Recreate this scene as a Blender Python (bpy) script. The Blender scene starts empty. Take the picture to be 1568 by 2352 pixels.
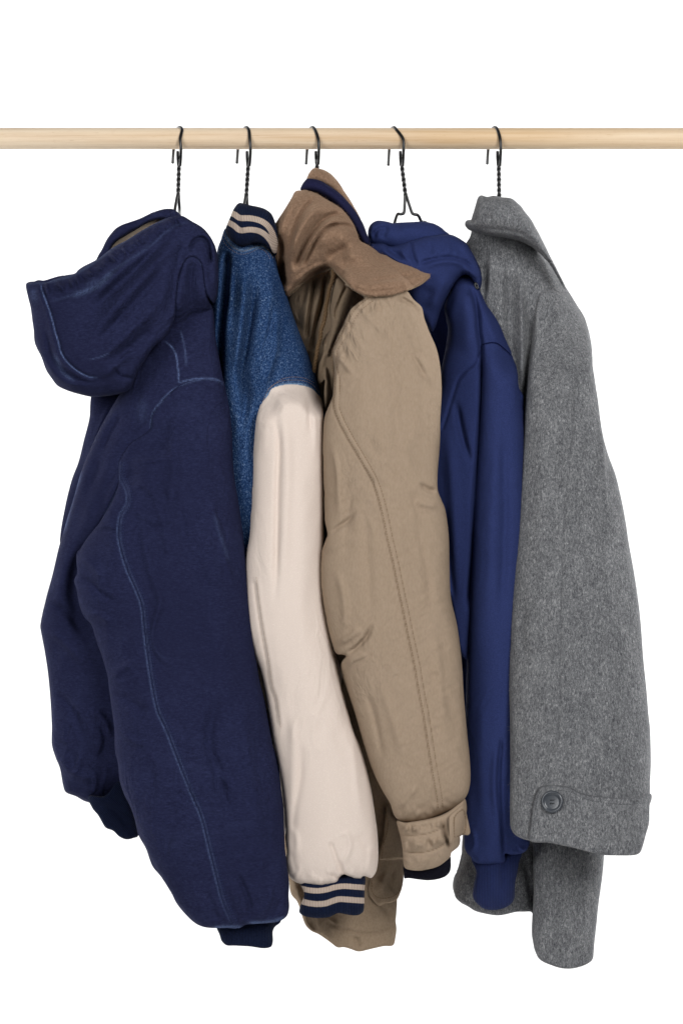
import bpy, math, random
import numpy as np
from mathutils import Vector
rng = np.random.RandomState(7)
random.seed(7)
SC = bpy.context.scene
COL = SC.collection
U = 0.0005                 # metres per photo unit (photo is 1568 x 2352 units)
DIST = 4.0                 # camera distance in metres from the rod
# ------------------------------------------------------------------ camera
cam = bpy.data.cameras.new('camera'); camo = bpy.data.objects.new('camera', cam); COL.objects.link(camo)
camo.location = (0, -DIST, 0); camo.rotation_euler = (math.radians(90), 0, 0)
cam.sensor_fit = 'HORIZONTAL'; cam.angle_x = 2*math.atan(784*U/DIST); cam.clip_end = 100
SC.camera = camo
# ------------------------------------------------------------------ world and lamps (studio)
w = bpy.data.worlds.new("World"); SC.world = w; w.use_nodes = True
w.node_tree.nodes['Background'].inputs[0].default_value = (1, 1, 1, 1)
w.node_tree.nodes['Background'].inputs[1].default_value = 0.12
SC.view_settings.view_transform = 'Standard'; SC.view_settings.look = 'None'
SC.view_settings.exposure = 0; SC.view_settings.gamma = 1
SC.cycles.max_bounces = 5
def area(name, loc, target, size, power, color=(1, 1, 1)):
    l = bpy.data.lights.new(name, 'AREA'); l.shape = 'RECTANGLE'; l.size, l.size_y = size
    l.energy = power; l.color = color
    o = bpy.data.objects.new(name, l); COL.objects.link(o); o.location = loc
    o.rotation_euler = (Vector(target)-Vector(loc)).to_track_quat('-Z', 'Y').to_euler()
    return o
area('key_softbox', (1.25, -2.9, 1.2), (0, 0, 0.0), (1.1, 1.5), 84)
area('fill_softbox', (-1.6, -2.8, 0.7), (0, 0, 0), (1.2, 1.6), 50)
area('backdrop_lamp', (-2.6, 0.9, 0.4), (0.2, 1.8, 0), (0.5, 2.2), 95)
area('backdrop_lamp', (2.6, 0.9, 0.4), (-0.2, 1.8, 0), (0.5, 2.2), 95)

# ------------------------------------------------------------------ tracing helpers
RG = {'0': (0, 0, 1), '1': (0, 229.7, .5), '2': (784.3, 229.7, .5), '3': (0, 861.2, .5),
      '4': (784.3, 861.2, .5), '5': (0, 1550.1, .5), '6': (784.3, 1550.1, .5),
      'A': (45.9, 459.3, .3002), 'B': (488.0, 447.8, .1831), 'C': (620.1, 367.4, .2490), 'D': (631.5, 602.8, .1465),
      'E': (832.5, 488.0, .2563), 'F': (631.5, 1751.1, .2929)}
def pt(s):
    out = []; r = RG['0']
    for tok in s.split():
        if tok.endswith(':'):
            r = RG[tok[:-1]]; continue
        a, b = tok.split(',')
        out.append((r[0]+float(a)*r[2], r[1]+float(b)*r[2]))
    return np.array(out)
def smooth(P, closed=True, step=3.0):
    P = np.asarray(P, float); n = len(P); out = []
    rngi = range(n) if closed else range(n-1)
    for i in rngi:
        if closed: p0, p1, p2, p3 = P[i-1], P[i], P[(i+1) % n], P[(i+2) % n]
        else: p0, p1, p2, p3 = P[max(i-1, 0)], P[i], P[i+1], P[min(i+2, n-1)]
        m = max(1, int(np.hypot(*(p2-p1))/step))
        d1, d0, d2 = np.hypot(*(p2-p1)), np.hypot(*(p1-p0)), np.hypot(*(p3-p2))
        m1 = (p2-p0)/max(d0+d1, 1e-6)*d1 if d0 > 0 else (p2-p1)
        m2 = (p3-p1)/max(d1+d2, 1e-6)*d1 if d2 > 0 else (p2-p1)
        for k in range(m):
            t = k/m; t2 = t*t; t3 = t2*t
            out.append((2*t3-3*t2+1)*p1+(t3-2*t2+t)*m1+(-2*t3+3*t2)*p2+(t3-t2)*m2)
    if not closed: out.append(P[-1])
    return np.array(out)
def seg_dist(X, Y, L, closed=False):
    """distance to polyline, signed side, parameter (0..1) and nearest point"""
    A = L; B = np.roll(L, -1, 0) if closed else L[1:]
    if not closed: A = L[:-1]
    n = len(A); ln = np.hypot(*(B-A).T); cum = np.concatenate([[0], np.cumsum(ln)])
    tot = cum[-1]
    best = np.full(X.shape, 1e18); par = np.zeros(X.shape); nx = np.zeros(X.shape); ny = np.zeros(X.shape); sd = np.zeros(X.shape)
    for i in range(n):
        dx, dy = B[i]-A[i]; l2 = dx*dx+dy*dy
        if l2 < 1e-9: continue
        px = X-A[i, 0]; py = Y-A[i, 1]
        t = np.clip((px*dx+py*dy)/l2, 0, 1)
        qx = px-t*dx; qy = py-t*dy; d = qx*qx+qy*qy
        m = d < best
        best = np.where(m, d, best); par = np.where(m, (cum[i]+t*ln[i])/tot, par)
        nx = np.where(m, A[i, 0]+t*dx, nx); ny = np.where(m, A[i, 1]+t*dy, ny)
        sd = np.where(m, np.sign(px*dy-py*dx), sd)
    return np.sqrt(best), sd, par, nx, ny
def inside(X, Y, L):
    ins = np.zeros(X.shape, bool); n = len(L)
    for i in range(n):
        x1, y1 = L[i]; x2, y2 = L[(i+1) % n]
        if y1 == y2: continue
        c = ((y1 > Y) != (y2 > Y)) & (X < (x2-x1)*(Y-y1)/(y2-y1)+x1)
        ins ^= c
    return ins
def sstep(x, a=0., b=1.):
    t = np.clip((x-a)/(b-a), 0, 1); return t*t*(3-2*t)
_nt = np.random.RandomState(3).rand(256, 256)*2-1
def vnoise(x, y, seed=0):
    x = x+seed*17.31; y = y+seed*9.73
    xi = np.floor(x).astype(int); yi = np.floor(y).astype(int); fx = x-xi; fy = y-yi
    fx = fx*fx*fx*(fx*(fx*6-15)+10); fy = fy*fy*fy*(fy*(fy*6-15)+10)
    g = lambda a, b: _nt[a & 255, b & 255]
    return (g(xi, yi)*(1-fx)+g(xi+1, yi)*fx)*(1-fy)+(g(xi, yi+1)*(1-fx)+g(xi+1, yi+1)*fx)*fy
def bilin(G, gx0, gy0, st, X, Y):
    fx = np.clip((X-gx0)/st, 0, G.shape[1]-1.001); fy = np.clip((Y-gy0)/st, 0, G.shape[0]-1.001)
    xi = fx.astype(int); yi = fy.astype(int); a = fx-xi; b = fy-yi
    return (G[yi, xi]*(1-a)+G[yi, xi+1]*a)*(1-b)+(G[yi+1, xi]*(1-a)+G[yi+1, xi+1]*a)*b
def poisson(L, st=6.0):
    x0, y0 = L.min(0)-18-2*st; x1, y1 = L.max(0)+18+2*st
    Upv = None
    for s in (st*8, st*4, st*2, st):
        nx = int((x1-x0)/s)+2; ny = int((y1-y0)/s)+2
        X, Y = np.meshgrid(x0+np.arange(nx)*s, y0+np.arange(ny)*s)
        M = inside(X, Y, L) | (seg_dist(X, Y, L[::2], closed=True)[0] < 12)
        V = np.zeros(X.shape) if Upv is None else bilin(Upv[0], x0, y0, Upv[1], X, Y)
        V *= M
        for it in range(60 if s > st else 90):
            W = V.copy()
            W[1:-1, 1:-1] = .25*(V[:-2, 1:-1]+V[2:, 1:-1]+V[1:-1, :-2]+V[1:-1, 2:]+s*s)
            V = W*M
        Upv = (V, s)
    # soft smoothing of the jagged mask edge
    return V, x0, y0, st

class Field:
    """height (metres towards the camera) of a cloth surface over the traced plane"""
    def __init__(s, inf, base=0.1, T=0.05, gx=0, gy=0, p=.5, Tb=None, conform=None, strokes=(), noise=(), welds=(), cap=None, over=()):
        s.over = list(over)
        s.base0 = base; s.T = T; s.gx = gx; s.gy = gy; s.p = p; s.Tb = T if Tb is None else Tb
        s.conform = conform; s.strokes = list(strokes); s.noise = list(noise); s.welds = list(welds)
        s.inf = smooth(inf, step=9)
        s.c = s.inf.mean(0)
        if T > 0:
            s.P = poisson(s.inf); gy_, gx_ = np.mgrid[0:s.P[0].shape[0], 0:s.P[0].shape[1]]; gX = s.P[1]+gx_*s.P[3]; gY = s.P[2]+gy_*s.P[3]
            s.DG = np.where(inside(gX, gY, s.inf), 1, -1)*seg_dist(gX, gY, s.inf, closed=True)[0]; s.mx = s.P[0].max() if cap is None else cap*cap/8*1.0
    def base(s, X, Y):
        if s.conform: return s.conform[0].base(X, Y)
        return s.base0+s.gx*(X-s.c[0])*U+s.gy*(Y-s.c[1])*U
    def prof(s, X, Y):
        v = np.maximum(bilin(*s.P, X, Y), 0)/s.mx
        d = np.maximum(bilin(s.DG, *s.P[1:], X, Y), 0)
        return (v*d/(d+12))**(s.p*.8)
    def h(s, X, Y):
        X = np.asarray(X, float); Y = np.asarray(Y, float)
        if s.conform: H = s.conform[0].h(X, Y)+s.conform[1]
        else: H = s.base(X, Y)
        if s.T > 0: H = H+s.T*s.prof(X, Y)
        for (of, L, R, off) in s.over:
            d = np.where(inside(X, Y, L), 0, seg_dist(X, Y, L, closed=True)[0]); k = 1-sstep(d/R)
            O = of.h(X, Y)+off; H = np.maximum(H, H*(1-k)+O*k)
        for st in s.strokes: H = H+st(X, Y)
        for (amp, sx, sy, ang, kind, seed) in s.noise:
            if kind == 'v': amp, sy = amp*.7, sy*1.3
            c, q = math.cos(math.radians(ang)), math.sin(math.radians(ang))
            wx = X+18*vnoise(X/90, Y/90, seed+50); wy = Y+18*vnoise(X/90, Y/90, seed+70)
            a = (wx*c+wy*q)/sx; b = (-wx*q+wy*c)/sy
            n = vnoise(a, b, seed)
            if kind == 'r': n = (1-np.abs(n)*1.6)*np.clip(vnoise(X/160, Y/160, seed+9)+.45, 0, 1.2)
            H = H+amp*.001*n
        for (of, L, R, off) in s.welds:
            d = seg_dist(X, Y, L)[0]
            k = sstep(d/R); H = (of.h(X, Y)+off)*(1-k)+H*k
        return H
    def back(s, X, Y):
        if s.T <= 0 or s.Tb == 0: return None
        return s.base(X, Y)-s.Tb*s.prof(X, Y)

FK = [1.0]
def S(pts, w, a, kind='g', L=60, taper=.3):
    """a fold: g symmetric, f = sharp on the left of the line and long on its right, s = step"""
    P = smooth(pt(pts) if isinstance(pts, str) else pts, closed=False, step=8)
    x0, y0 = P.min(0); x1, y1 = P.max(0); R = max(3.2*w, 3.2*L if kind in 'fs' else 0)
    fk = FK[0]; small = w <= 5.5
    if not small: w = max(4.2, w*.64); L = L*.64
    def fn(X, Y):
        out = np.zeros(X.shape)
        m = (X > x0-R) & (X < x1+R) & (Y > y0-R) & (Y < y1+R)
        if not m.any(): return out
        d, sd, t, _, _ = seg_dist(X[m], Y[m], P)
        tp = np.minimum(sstep(t, 0, taper), sstep(1-t, 0, taper)) if taper > 0 else 1
        if kind == 'g': f = np.exp(-(d/w)**2)
        elif kind == 'f':
            s_ = d*sd; f = np.where(s_ > 0, np.exp(-(s_/L)**1.3), np.exp(-(s_/w)**2))
        else:
            s_ = d*sd; f = .5*(np.tanh(s_/w)+1)*np.exp(-(np.maximum(s_, 0)/L)**2)
        out[m] = a*(.0009 if small else .00105)*fk*tp*f
        return out
    return fn
def gathers(line, n, ln, w, a, seed=0, ang=0, jit=.3, side=0):
    """short folds crossing a gathered seam"""
    side = -side; r = random.Random(seed); P = smooth(pt(line), closed=False, step=2); out = []
    for i in range(n):
        k = int((i+.5+r.uniform(-jit, jit))/n*(len(P)-3))+1; k = max(1, min(len(P)-2, k))
        t = P[k+1]-P[k-1]; t = t/np.hypot(*t); nn = np.array([-t[1], t[0]])
        th = math.radians(ang+r.uniform(-16, 16)); nn = np.array([nn[0]*math.cos(th)-nn[1]*math.sin(th), nn[0]*math.sin(th)+nn[1]*math.cos(th)])
        l = ln*r.uniform(.55, 1.25)
        A = P[k]-nn*l*(.5+side/2); B = P[k]+nn*l*(.5-side/2)
        C = (A+B)/2+t*r.uniform(-3, 3)
        out.append(S(np.array([A, C, B]), w*r.uniform(.7, 1.3), a*r.uniform(.5, 1.3)*(1 if r.random() < .7 else -.8), taper=.45))
    return out

def world(X, Y, H, B, front=True):
    k = (DIST-(H if front else B))/DIST
    return np.stack([(X-784)*U*k, -H, (1176-Y)*U*k], -1)
def on(field, x, y, off=0.0):
    X = np.array([float(x)]); Y = np.array([float(y)])
    return Vector(world(X, Y, field.h(X, Y)+off, field.base(X, Y))[0])

def mesh_obj(name, V, F, mat, parent=None, smooth_=True):
    me = bpy.data.meshes.new(name); me.from_pydata([tuple(v) for v in V], [], [tuple(f) for f in F])
    if smooth_: me.polygons.foreach_set('use_smooth', [True]*len(me.polygons))
    if mat: me.materials.append(mat)
    me.update()
    o = bpy.data.objects.new(name, me); COL.objects.link(o)
    if parent: o.parent = parent
    return o
SHEETS = []
def sheet(name, outline, field, mat, parent, g=3.0, r=3.0, thick=0.0025, round_outline=None, wear_seam_shade=(), stripes=None, ribs=None, label=None, closed_back=True, raw=False):
    L = smooth(pt(outline) if isinstance(outline, str) else outline, step=3) if not raw else np.asarray(outline)
    x0, y0 = L.min(0)-g*2; x1, y1 = L.max(0)+g*2
    nx = int((x1-x0)/g)+2; ny = int((y1-y0)/g)+2
    X, Y = np.meshgrid(x0+np.arange(nx)*g, y0+np.arange(ny)*g)
    ins = inside(X, Y, L)
    # keep only a band for the exact distance
    d, _, _, qx, qy = seg_dist(X, Y, L, closed=True)
    sd = np.where(ins, d, -d)
    near = np.abs(sd) < .55*g
    X = np.where(near | (sd < 0), np.where(np.abs(sd) < 1.5*g, qx, X), X); Y = np.where(near | (sd < 0), np.where(np.abs(sd) < 1.5*g, qy, Y), Y)
    ok = sd > -.55*g
    cell = ok[:-1, :-1] & ok[1:, :-1] & ok[:-1, 1:] & ok[1:, 1:]
    idx = -np.ones(X.shape, int); used = np.zeros(X.shape, bool)
    used[:-1, :-1] |= cell; used[1:, :-1] |= cell; used[:-1, 1:] |= cell; used[1:, 1:] |= cell
    idx[used] = np.arange(used.sum()); n = used.sum()
    # snap the outermost ring exactly to the outline
    full = np.zeros(X.shape, int); full[:-1, :-1] += cell; full[1:, :-1] += cell; full[:-1, 1:] += cell; full[1:, 1:] += cell
    edge = used & (full < 4)
    far = edge & (np.abs(sd) < 1.6*g)
    X = np.where(far, qx, X); Y = np.where(far, qy, Y)
    x = X[used]; y = Y[used]; dd = np.where(edge[used], 0, np.maximum(sd[used], 0))
    if round_outline is not None:
        RL = smooth(pt(round_outline) if isinstance(round_outline, str) else round_outline, step=5)
        dd = seg_dist(x, y, RL, closed=True)[0]
    H = field.h(x, y); B = field.base(x, y)
    q = np.clip(1-dd/r, 0, 1); er = r*U*(1-np.sqrt(1-q*q*.999))
    bk = field.back(x, y)
    if bk is None: bk = H-thick+er; Hf = H-er
    else: Hf = H-er; bk = np.minimum(bk, Hf-.0006)
    bk = np.minimum(bk, Hf-.0004)
    VF = world(x, y, Hf, B); VB = world(x, y, bk, B if field.back(x, y) is not None else Hf, front=False)
    V = np.concatenate([VF, VB])
    a = idx[:-1, :-1][cell]; b = idx[:-1, 1:][cell]; c = idx[1:, 1:][cell]; e = idx[1:, :-1][cell]
    QF = np.stack([a, e, c, b], 1); QB = np.stack([a, b, c, e], 1)+n
    # boundary walls
    from collections import Counter
    E = np.concatenate([QF[:, [0, 1]], QF[:, [1, 2]], QF[:, [2, 3]], QF[:, [3, 0]]])
    key = np.sort(E, 1); kk = key[:, 0].astype(np.int64)*(n+1)+key[:, 1]
    u_, inv, cnt = np.unique(kk, return_inverse=True, return_counts=True)
    be = E[cnt[inv] == 1]
    W = np.stack([be[:, 1], be[:, 0], be[:, 0]+n, be[:, 1]+n], 1)
    F = np.concatenate([QF, QB, W])
    me = bpy.data.meshes.new(name)
    me.vertices.add(len(V)); me.vertices.foreach_set('co', V.ravel())
    me.loops.add(F.size); me.loops.foreach_set('vertex_index', F.ravel().astype(np.int32))
    me.polygons.add(len(F)); me.polygons.foreach_set('loop_start', np.arange(0, F.size, 4, dtype=np.int32))
    me.polygons.foreach_set('use_smooth', np.ones(len(F), bool))
    me.update(calc_edges=True); me.validate()
    # attributes
    def attr(nm, vals):
        if len(me.vertices) != 2*n: return
        at = me.attributes.new(nm, 'FLOAT', 'POINT'); at.data.foreach_set('value', np.concatenate([vals, vals]).astype(np.float32))
    wv = np.zeros(n)
    for (ln, ww, am) in wear_seam_shade:
        dist, _, t, _, _ = seg_dist(x, y, smooth(pt(ln) if isinstance(ln, str) else ln, closed=False, step=6))
        wv = np.maximum(wv, am*np.exp(-(dist/ww)**2)*np.minimum(1, 6*np.minimum(t+.05, 1.05-t)))
    attr('wear_seam_shade', wv)
    if stripes:
        sv = np.full(n, 99.)
        for (ln, hw) in stripes:
            sv = np.minimum(sv, seg_dist(x, y, smooth(pt(ln), closed=False, step=4))[0]-hw)
        attr('stripe', sv)
    if ribs is not None:
        RLn = smooth(pt(ribs), closed=False, step=4); tot = np.hypot(*(RLn[1:]-RLn[:-1]).T).sum()
        attr('rib', seg_dist(x, y, RLn)[2]*tot)
    me.materials.append(mat)
    o = bpy.data.objects.new(name, me); COL.objects.link(o)
    if parent: o.parent = parent
    if label: o['label'] = label
    SHEETS.append(o)
    return o
def fuzz(obs, n, ln, wd, mat, parent, down=.4, seed=5):
    r = np.random.RandomState(seed); Vs = []; Ns = []
    for o in obs:
        me = o.data; k = len(me.vertices)//2; co = np.zeros(len(me.vertices)*3); me.vertices.foreach_get('co', co)
        no = np.zeros(len(me.vertices)*3); me.vertex_normals.foreach_get('vector', no)
        Vs.append(co.reshape(-1, 3)[:k]); Ns.append(no.reshape(-1, 3)[:k])
    V = np.concatenate(Vs); N = np.concatenate(Ns)
    i = r.randint(0, len(V), n); P = V[i]+r.randn(n, 3)*.0006; Nn = N[i]
    D = Nn*.55+r.randn(n, 3)*.6; D[:, 2] -= down; D /= np.linalg.norm(D, axis=1)[:, None]
    L = ln*(.4+r.rand(n)**2*1.3)[:, None]
    W = np.cross(D, r.randn(n, 3)); W /= np.linalg.norm(W, axis=1)[:, None]
    A = P-W*wd-Nn*.0003; B = P+W*wd-Nn*.0003; C = P+D*L*.6+Nn*.0002; E = P+D*L+r.randn(n, 3)*.0004
    VV = np.stack([A, B, C+W*wd*.7, C-W*wd*.7, E], 1).reshape(-1, 3)
    b = np.arange(n)*5; F = np.concatenate([np.stack([b, b+1, b+2, b+3], 1).ravel()]); T = np.stack([b+3, b+2, b+4], 1).ravel()
    me = bpy.data.meshes.new('fuzz'); me.vertices.add(len(VV)); me.vertices.foreach_set('co', VV.ravel())
    li = np.concatenate([F, T]).astype(np.int32); me.loops.add(len(li)); me.loops.foreach_set('vertex_index', li)
    ls = np.concatenate([np.arange(n)*4, 4*n+np.arange(n)*3]).astype(np.int32)
    me.polygons.add(2*n); me.polygons.foreach_set('loop_start', ls); me.update(calc_edges=True)
    me.materials.append(mat); o = bpy.data.objects.new('fuzz', me); COL.objects.link(o); o.parent = parent; o['kind'] = 'stuff'
    return o
def tube(name, pts, rad, mat, parent=None, seg=8, join=None, taper=False):
    """tube along points with parallel-transport frames, closed rounded ends"""
    P = [Vector(p) for p in pts]; n = len(P); V = []; F = []
    T = [(P[min(i+1, n-1)]-P[max(i-1, 0)]).normalized() for i in range(n)]
    up = Vector((0, 1, 0)) if abs(T[0].y) < .9 else Vector((1, 0, 0))
    N = (up-T[0]*up.dot(T[0])).normalized()
    for i in range(n):
        N = (N-T[i]*N.dot(T[i])).normalized(); Bn = T[i].cross(N)
        rr = rad[i] if hasattr(rad, '__len__') else rad
        for k in range(seg):
            a = 2*math.pi*k/seg; V.append(P[i]+(N*math.cos(a)+Bn*math.sin(a))*rr)
    for i in range(n-1):
        for k in range(seg):
            F.append((i*seg+k, i*seg+(k+1) % seg, (i+1)*seg+(k+1) % seg, (i+1)*seg+k))
    r0 = rad[0] if hasattr(rad, '__len__') else rad; r1 = rad[-1] if hasattr(rad, '__len__') else rad
    V.append(P[0]-T[0]*r0*.5); V.append(P[-1]+T[-1]*r1*.5); c0 = len(V)-2; c1 = len(V)-1
    for k in range(seg):
        F.append((c0, (k+1) % seg, k)); F.append((c1, (n-1)*seg+k, (n-1)*seg+(k+1) % seg))
    if join is not None:
        off = len(join[0]); join[0].extend(V); join[1].extend([tuple(i+off for i in f) for f in F]); return None
    return mesh_obj(name, V, F, mat, parent)
def stitches(lines, field, mat, parent, dash=4.2, gap=2.0, rad=.00042, off=.0002, name='stitching'):
    J = ([], [])
    for ln in lines:
        P = smooth(pt(ln) if isinstance(ln, str) else ln, closed=False, step=1.0)
        cum = np.concatenate([[0], np.cumsum(np.hypot(*(P[1:]-P[:-1]).T))])
        s = 0
        while s+dash < cum[-1]:
            mx_ = np.interp(s+dash/2, cum, P[:, 0]); my_ = np.interp(s+dash/2, cum, P[:, 1])
            if field.T > .02 and float(field.prof(np.array([mx_]), np.array([my_]))[0]) < .3:
                s += dash+gap; continue
            q = [s, s+dash*.25, s+dash*.75, s+dash]
            X = np.interp(q, cum, P[:, 0]); Y = np.interp(q, cum, P[:, 1])
            Hh = field.h(X, Y)+np.array([-.0003, off, off, -.0003])
            W = world(X, Y, Hh, field.base(X, Y))
            tube('', W, rad, mat, seg=4, join=J)
            s += dash+gap
    o = mesh_obj(name, J[0], J[1], mat, parent); o['kind'] = 'stuff'
    return o
def offs(line, d):
    P = smooth(pt(line) if isinstance(line, str) else line, closed=False, step=6)
    T = np.gradient(P, axis=0); T /= np.hypot(*T.T)[:, None]
    return P+np.stack([-T[:, 1], T[:, 0]], 1)*d
def thing(name, label, cat, loc=(0, 0, 0), group=None):
    o = bpy.data.objects.new(name, None); COL.objects.link(o); o.empty_display_size = .05
    o['label'] = label; o['category'] = cat
    if group: o['group'] = group
    return o

# ------------------------------------------------------------------ materials
def lin(r, g, b):
    f = lambda c: (c/255/12.92) if c/255 <= .04045 else ((c/255+.055)/1.055)**2.4
    return (f(r), f(g), f(b), 1)
class M:
    def __init__(s, name, rough=.9, sheen=0.0, sheen_tint=None, spec=.25):
        s.m = bpy.data.materials.new(name); s.m.use_nodes = True; s.nt = s.m.node_tree
        s.b = s.nt.nodes['Principled BSDF']; s.b.inputs['Roughness'].default_value = rough
        s.b.inputs['Specular IOR Level'].default_value = spec if rough < .6 else .06; s.b.inputs['Roughness'].default_value = rough if rough < .6 else 1.0
        if sheen:
            s.b.inputs['Sheen Weight'].default_value = sheen; s.b.inputs['Sheen Roughness'].default_value = .5
            if sheen_tint: s.b.inputs['Sheen Tint'].default_value = sheen_tint
        s.tc = s.nt.nodes.new('ShaderNodeTexCoord').outputs['Object']
    def n(s, t, **k):
        nd = s.nt.nodes.new(t)
        for a, v in k.items(): setattr(nd, a, v)
        return nd
    def L(s, a, b): s.nt.links.new(a, b)
    def noise(s, scale=(100, 100, 100), detail=3, rough=.6, rot=(0, 0, 0), dist=0):
        mp = s.n('ShaderNodeMapping'); mp.inputs['Scale'].default_value = scale; mp.inputs['Rotation'].default_value = rot
        s.L(s.tc, mp.inputs['Vector'])
        nz = s.n('ShaderNodeTexNoise'); nz.inputs['Scale'].default_value = 1; nz.inputs['Detail'].default_value = detail
        nz.inputs['Roughness'].default_value = rough; nz.inputs['Distortion'].default_value = dist
        s.L(mp.outputs[0], nz.inputs['Vector']); return nz.outputs['Fac']
    def ramp(s, f, stops):
        r = s.n('ShaderNodeValToRGB'); e = r.color_ramp.elements
        while len(e) < len(stops): e.new(.5)
        for el, (p, c) in zip(e, stops): el.position = p; el.color = c if len(c) == 4 else (*c, 1)
        s.L(f, r.inputs[0]); return r.outputs[0]
    def g(s, f, lo, hi):
        mr = s.n('ShaderNodeMapRange'); mr.inputs['From Min'].default_value = lo; mr.inputs['From Max'].default_value = hi
        s.L(f, mr.inputs['Value']); return mr.outputs[0]
    def mix(s, f, a, b, mode='MIX'):
        mx = s.n('ShaderNodeMix', data_type='RGBA', blend_type=mode)
        if isinstance(f, (int, float)): mx.inputs[0].default_value = f
        else: s.L(f, mx.inputs[0])
        for i, v in ((6, a), (7, b)):
            if isinstance(v, tuple): mx.inputs[i].default_value = v
            else: s.L(v, mx.inputs[i])
        return mx.outputs[2]
    def math(s, op, a, b=None):
        m = s.n('ShaderNodeMath', operation=op)
        for i, v in ((0, a), (1, b)):
            if v is None: continue
            if isinstance(v, (int, float)): m.inputs[i].default_value = v
            else: s.L(v, m.inputs[i])
        return m.outputs[0]
    def crinkle(s, scale, dist, prev, seed=0, rot=(0, 0, 0)):
        nz = s.noise(scale, 4, .55, rot=rot, dist=.7)
        rd = s.math('SUBTRACT', 1.0, s.math('MULTIPLY', s.math('ABSOLUTE', s.math('SUBTRACT', nz, .5)), 6.0))
        rd = s.math('MAXIMUM', rd, 0.0)
        mask = s.g(s.noise((9, 9, 7), 2, .5), .42, .66)
        return s.bump(s.math('MULTIPLY', rd, mask), dist, prev)
    def attr(s, nm):
        return s.n('ShaderNodeAttribute', attribute_name=nm).outputs['Fac']
    def col(s, c): s.L(c, s.b.inputs['Base Color']) if not isinstance(c, tuple) else setattr(s.b.inputs['Base Color'], 'default_value', c)
    def bump(s, f, dist, prev=None, strength=1):
        bp = s.n('ShaderNodeBump'); bp.inputs['Distance'].default_value = dist; bp.inputs['Strength'].default_value = strength
        s.L(f, bp.inputs['Height'])
        if prev: s.L(prev, bp.inputs['Normal'])
        s.L(bp.outputs[0], s.b.inputs['Normal']); return bp.outputs[0]

def canvas_mat(name, base, light, dark, wearcol):
    m = M(name, .95, sheen=.03, sheen_tint=light, spec=.08)
    weave = m.noise((220, 220, 640), 4, .8); big = m.noise((9, 9, 7), 3, .55); mid = m.noise((30, 30, 55), 5, .75)
    fine = m.noise((900, 900, 900), 2, .6)
    c = m.ramp(weave, [(.28, dark), (.5, base), (.74, light)])
    c = m.mix(m.g(big, .35, .75), c, light, 'MIX') if False else c
    c2 = m.mix(m.math('MULTIPLY', m.g(mid, .5, .8), .5), c, light)
    c3 = m.mix(m.math('MULTIPLY', m.g(big, .62, .35), .45), c2, dark)
    wa = m.math('MULTIPLY', m.attr('wear_seam_shade'), m.g(m.noise((420, 420, 420), 4, .8), .33, .62))
    c4 = m.mix(wa, c3, wearcol)
    m.col(c4); b = m.bump(weave, .00008, strength=.8); b = m.bump(fine, .0001, b, .6); m.crinkle((34, 34, 22), .0016, b, rot=(0, .5, 0))
    return m.m
NAVY = canvas_mat('navy_canvas', lin(32, 35, 61), lin(44, 49, 78), lin(24, 26, 48), lin(104, 122, 164))
# denim
def denim_mat():
    m = M('blue_denim', .9, spec=.15)
    tw = m.noise((1100, 1100, 420), 2, .8, rot=(0, .62, 0)); mid = m.noise((430, 430, 620), 4, .85); big = m.noise((14, 14, 9), 3, .6)
    f = m.math('ADD', m.math('MULTIPLY', tw, .5), m.math('MULTIPLY', mid, .5))
    c = m.ramp(f, [(.36, lin(16, 27, 54)), (.47, lin(28, 49, 84)), (.55, lin(48, 75, 114)), (.66, lin(132, 152, 180))])
    c = m.mix(m.math('MULTIPLY', m.g(big, .6, .35), .4), c, lin(16, 44, 88))
    wa = m.math('MULTIPLY', m.attr('wear_seam_shade'), m.g(mid, .3, .6)); c = m.mix(wa, c, lin(140, 170, 200))
    m.col(c); m.bump(f, .0006, strength=.7); return m.m
DENIM = denim_mat()
def plain_mat(name, base, light, dark, scale=(500, 500, 700), bumpd=.0003, rough=.85, sheen=.1, wear_seam_shade=None, blot=.35, crk=None):
    m = M(name, rough, sheen=sheen, sheen_tint=light, spec=.2)
    f = m.noise(scale, 3, .7); big = m.noise((12, 12, 8), 4, .6); med = m.noise((60, 60, 30), 4, .65)
    c = m.ramp(f, [(.3, dark), (.5, base), (.7, light)])
    c = m.mix(m.math('MULTIPLY', m.g(big, .5, .75), blot), c, light)
    c = m.mix(m.math('MULTIPLY', m.g(med, .55, .8), blot), c, dark)
    if wear_seam_shade:
        c = m.mix(m.math('MULTIPLY', m.attr('wear_seam_shade'), .9), c, wear_seam_shade)
    m.col(c); b = m.bump(f, bumpd, strength=.8)
    if crk: m.crinkle(crk[0], crk[1], b, rot=(0, crk[2], 0))
    return m.m
BEIGE = plain_mat('beige_cotton', lin(208, 193, 183), lin(218, 206, 195), lin(209, 196, 184), (700, 700, 1100), .00003, blot=.2, crk=((40, 40, 18), .0007, .25), wear_seam_shade=lin(176, 160, 146))
TAN = plain_mat('tan_microfibre', lin(149, 131, 112), lin(154, 136, 118), lin(144, 126, 107), (500, 500, 200), .00003, rough=.75, sheen=.03, blot=.5, crk=((40, 40, 22), .0016, -.6), wear_seam_shade=lin(112, 94, 76))
TANLIN = plain_mat('tan_lining', lin(140, 122, 102), lin(146, 128, 108), lin(130, 112, 93), (500, 500, 300), .00004, crk=((40, 40, 24), .0018, .5), rough=.75, sheen=.1)
LINING = plain_mat('taupe_lining', lin(150, 136, 120), lin(160, 146, 132), lin(130, 116, 102))
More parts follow.
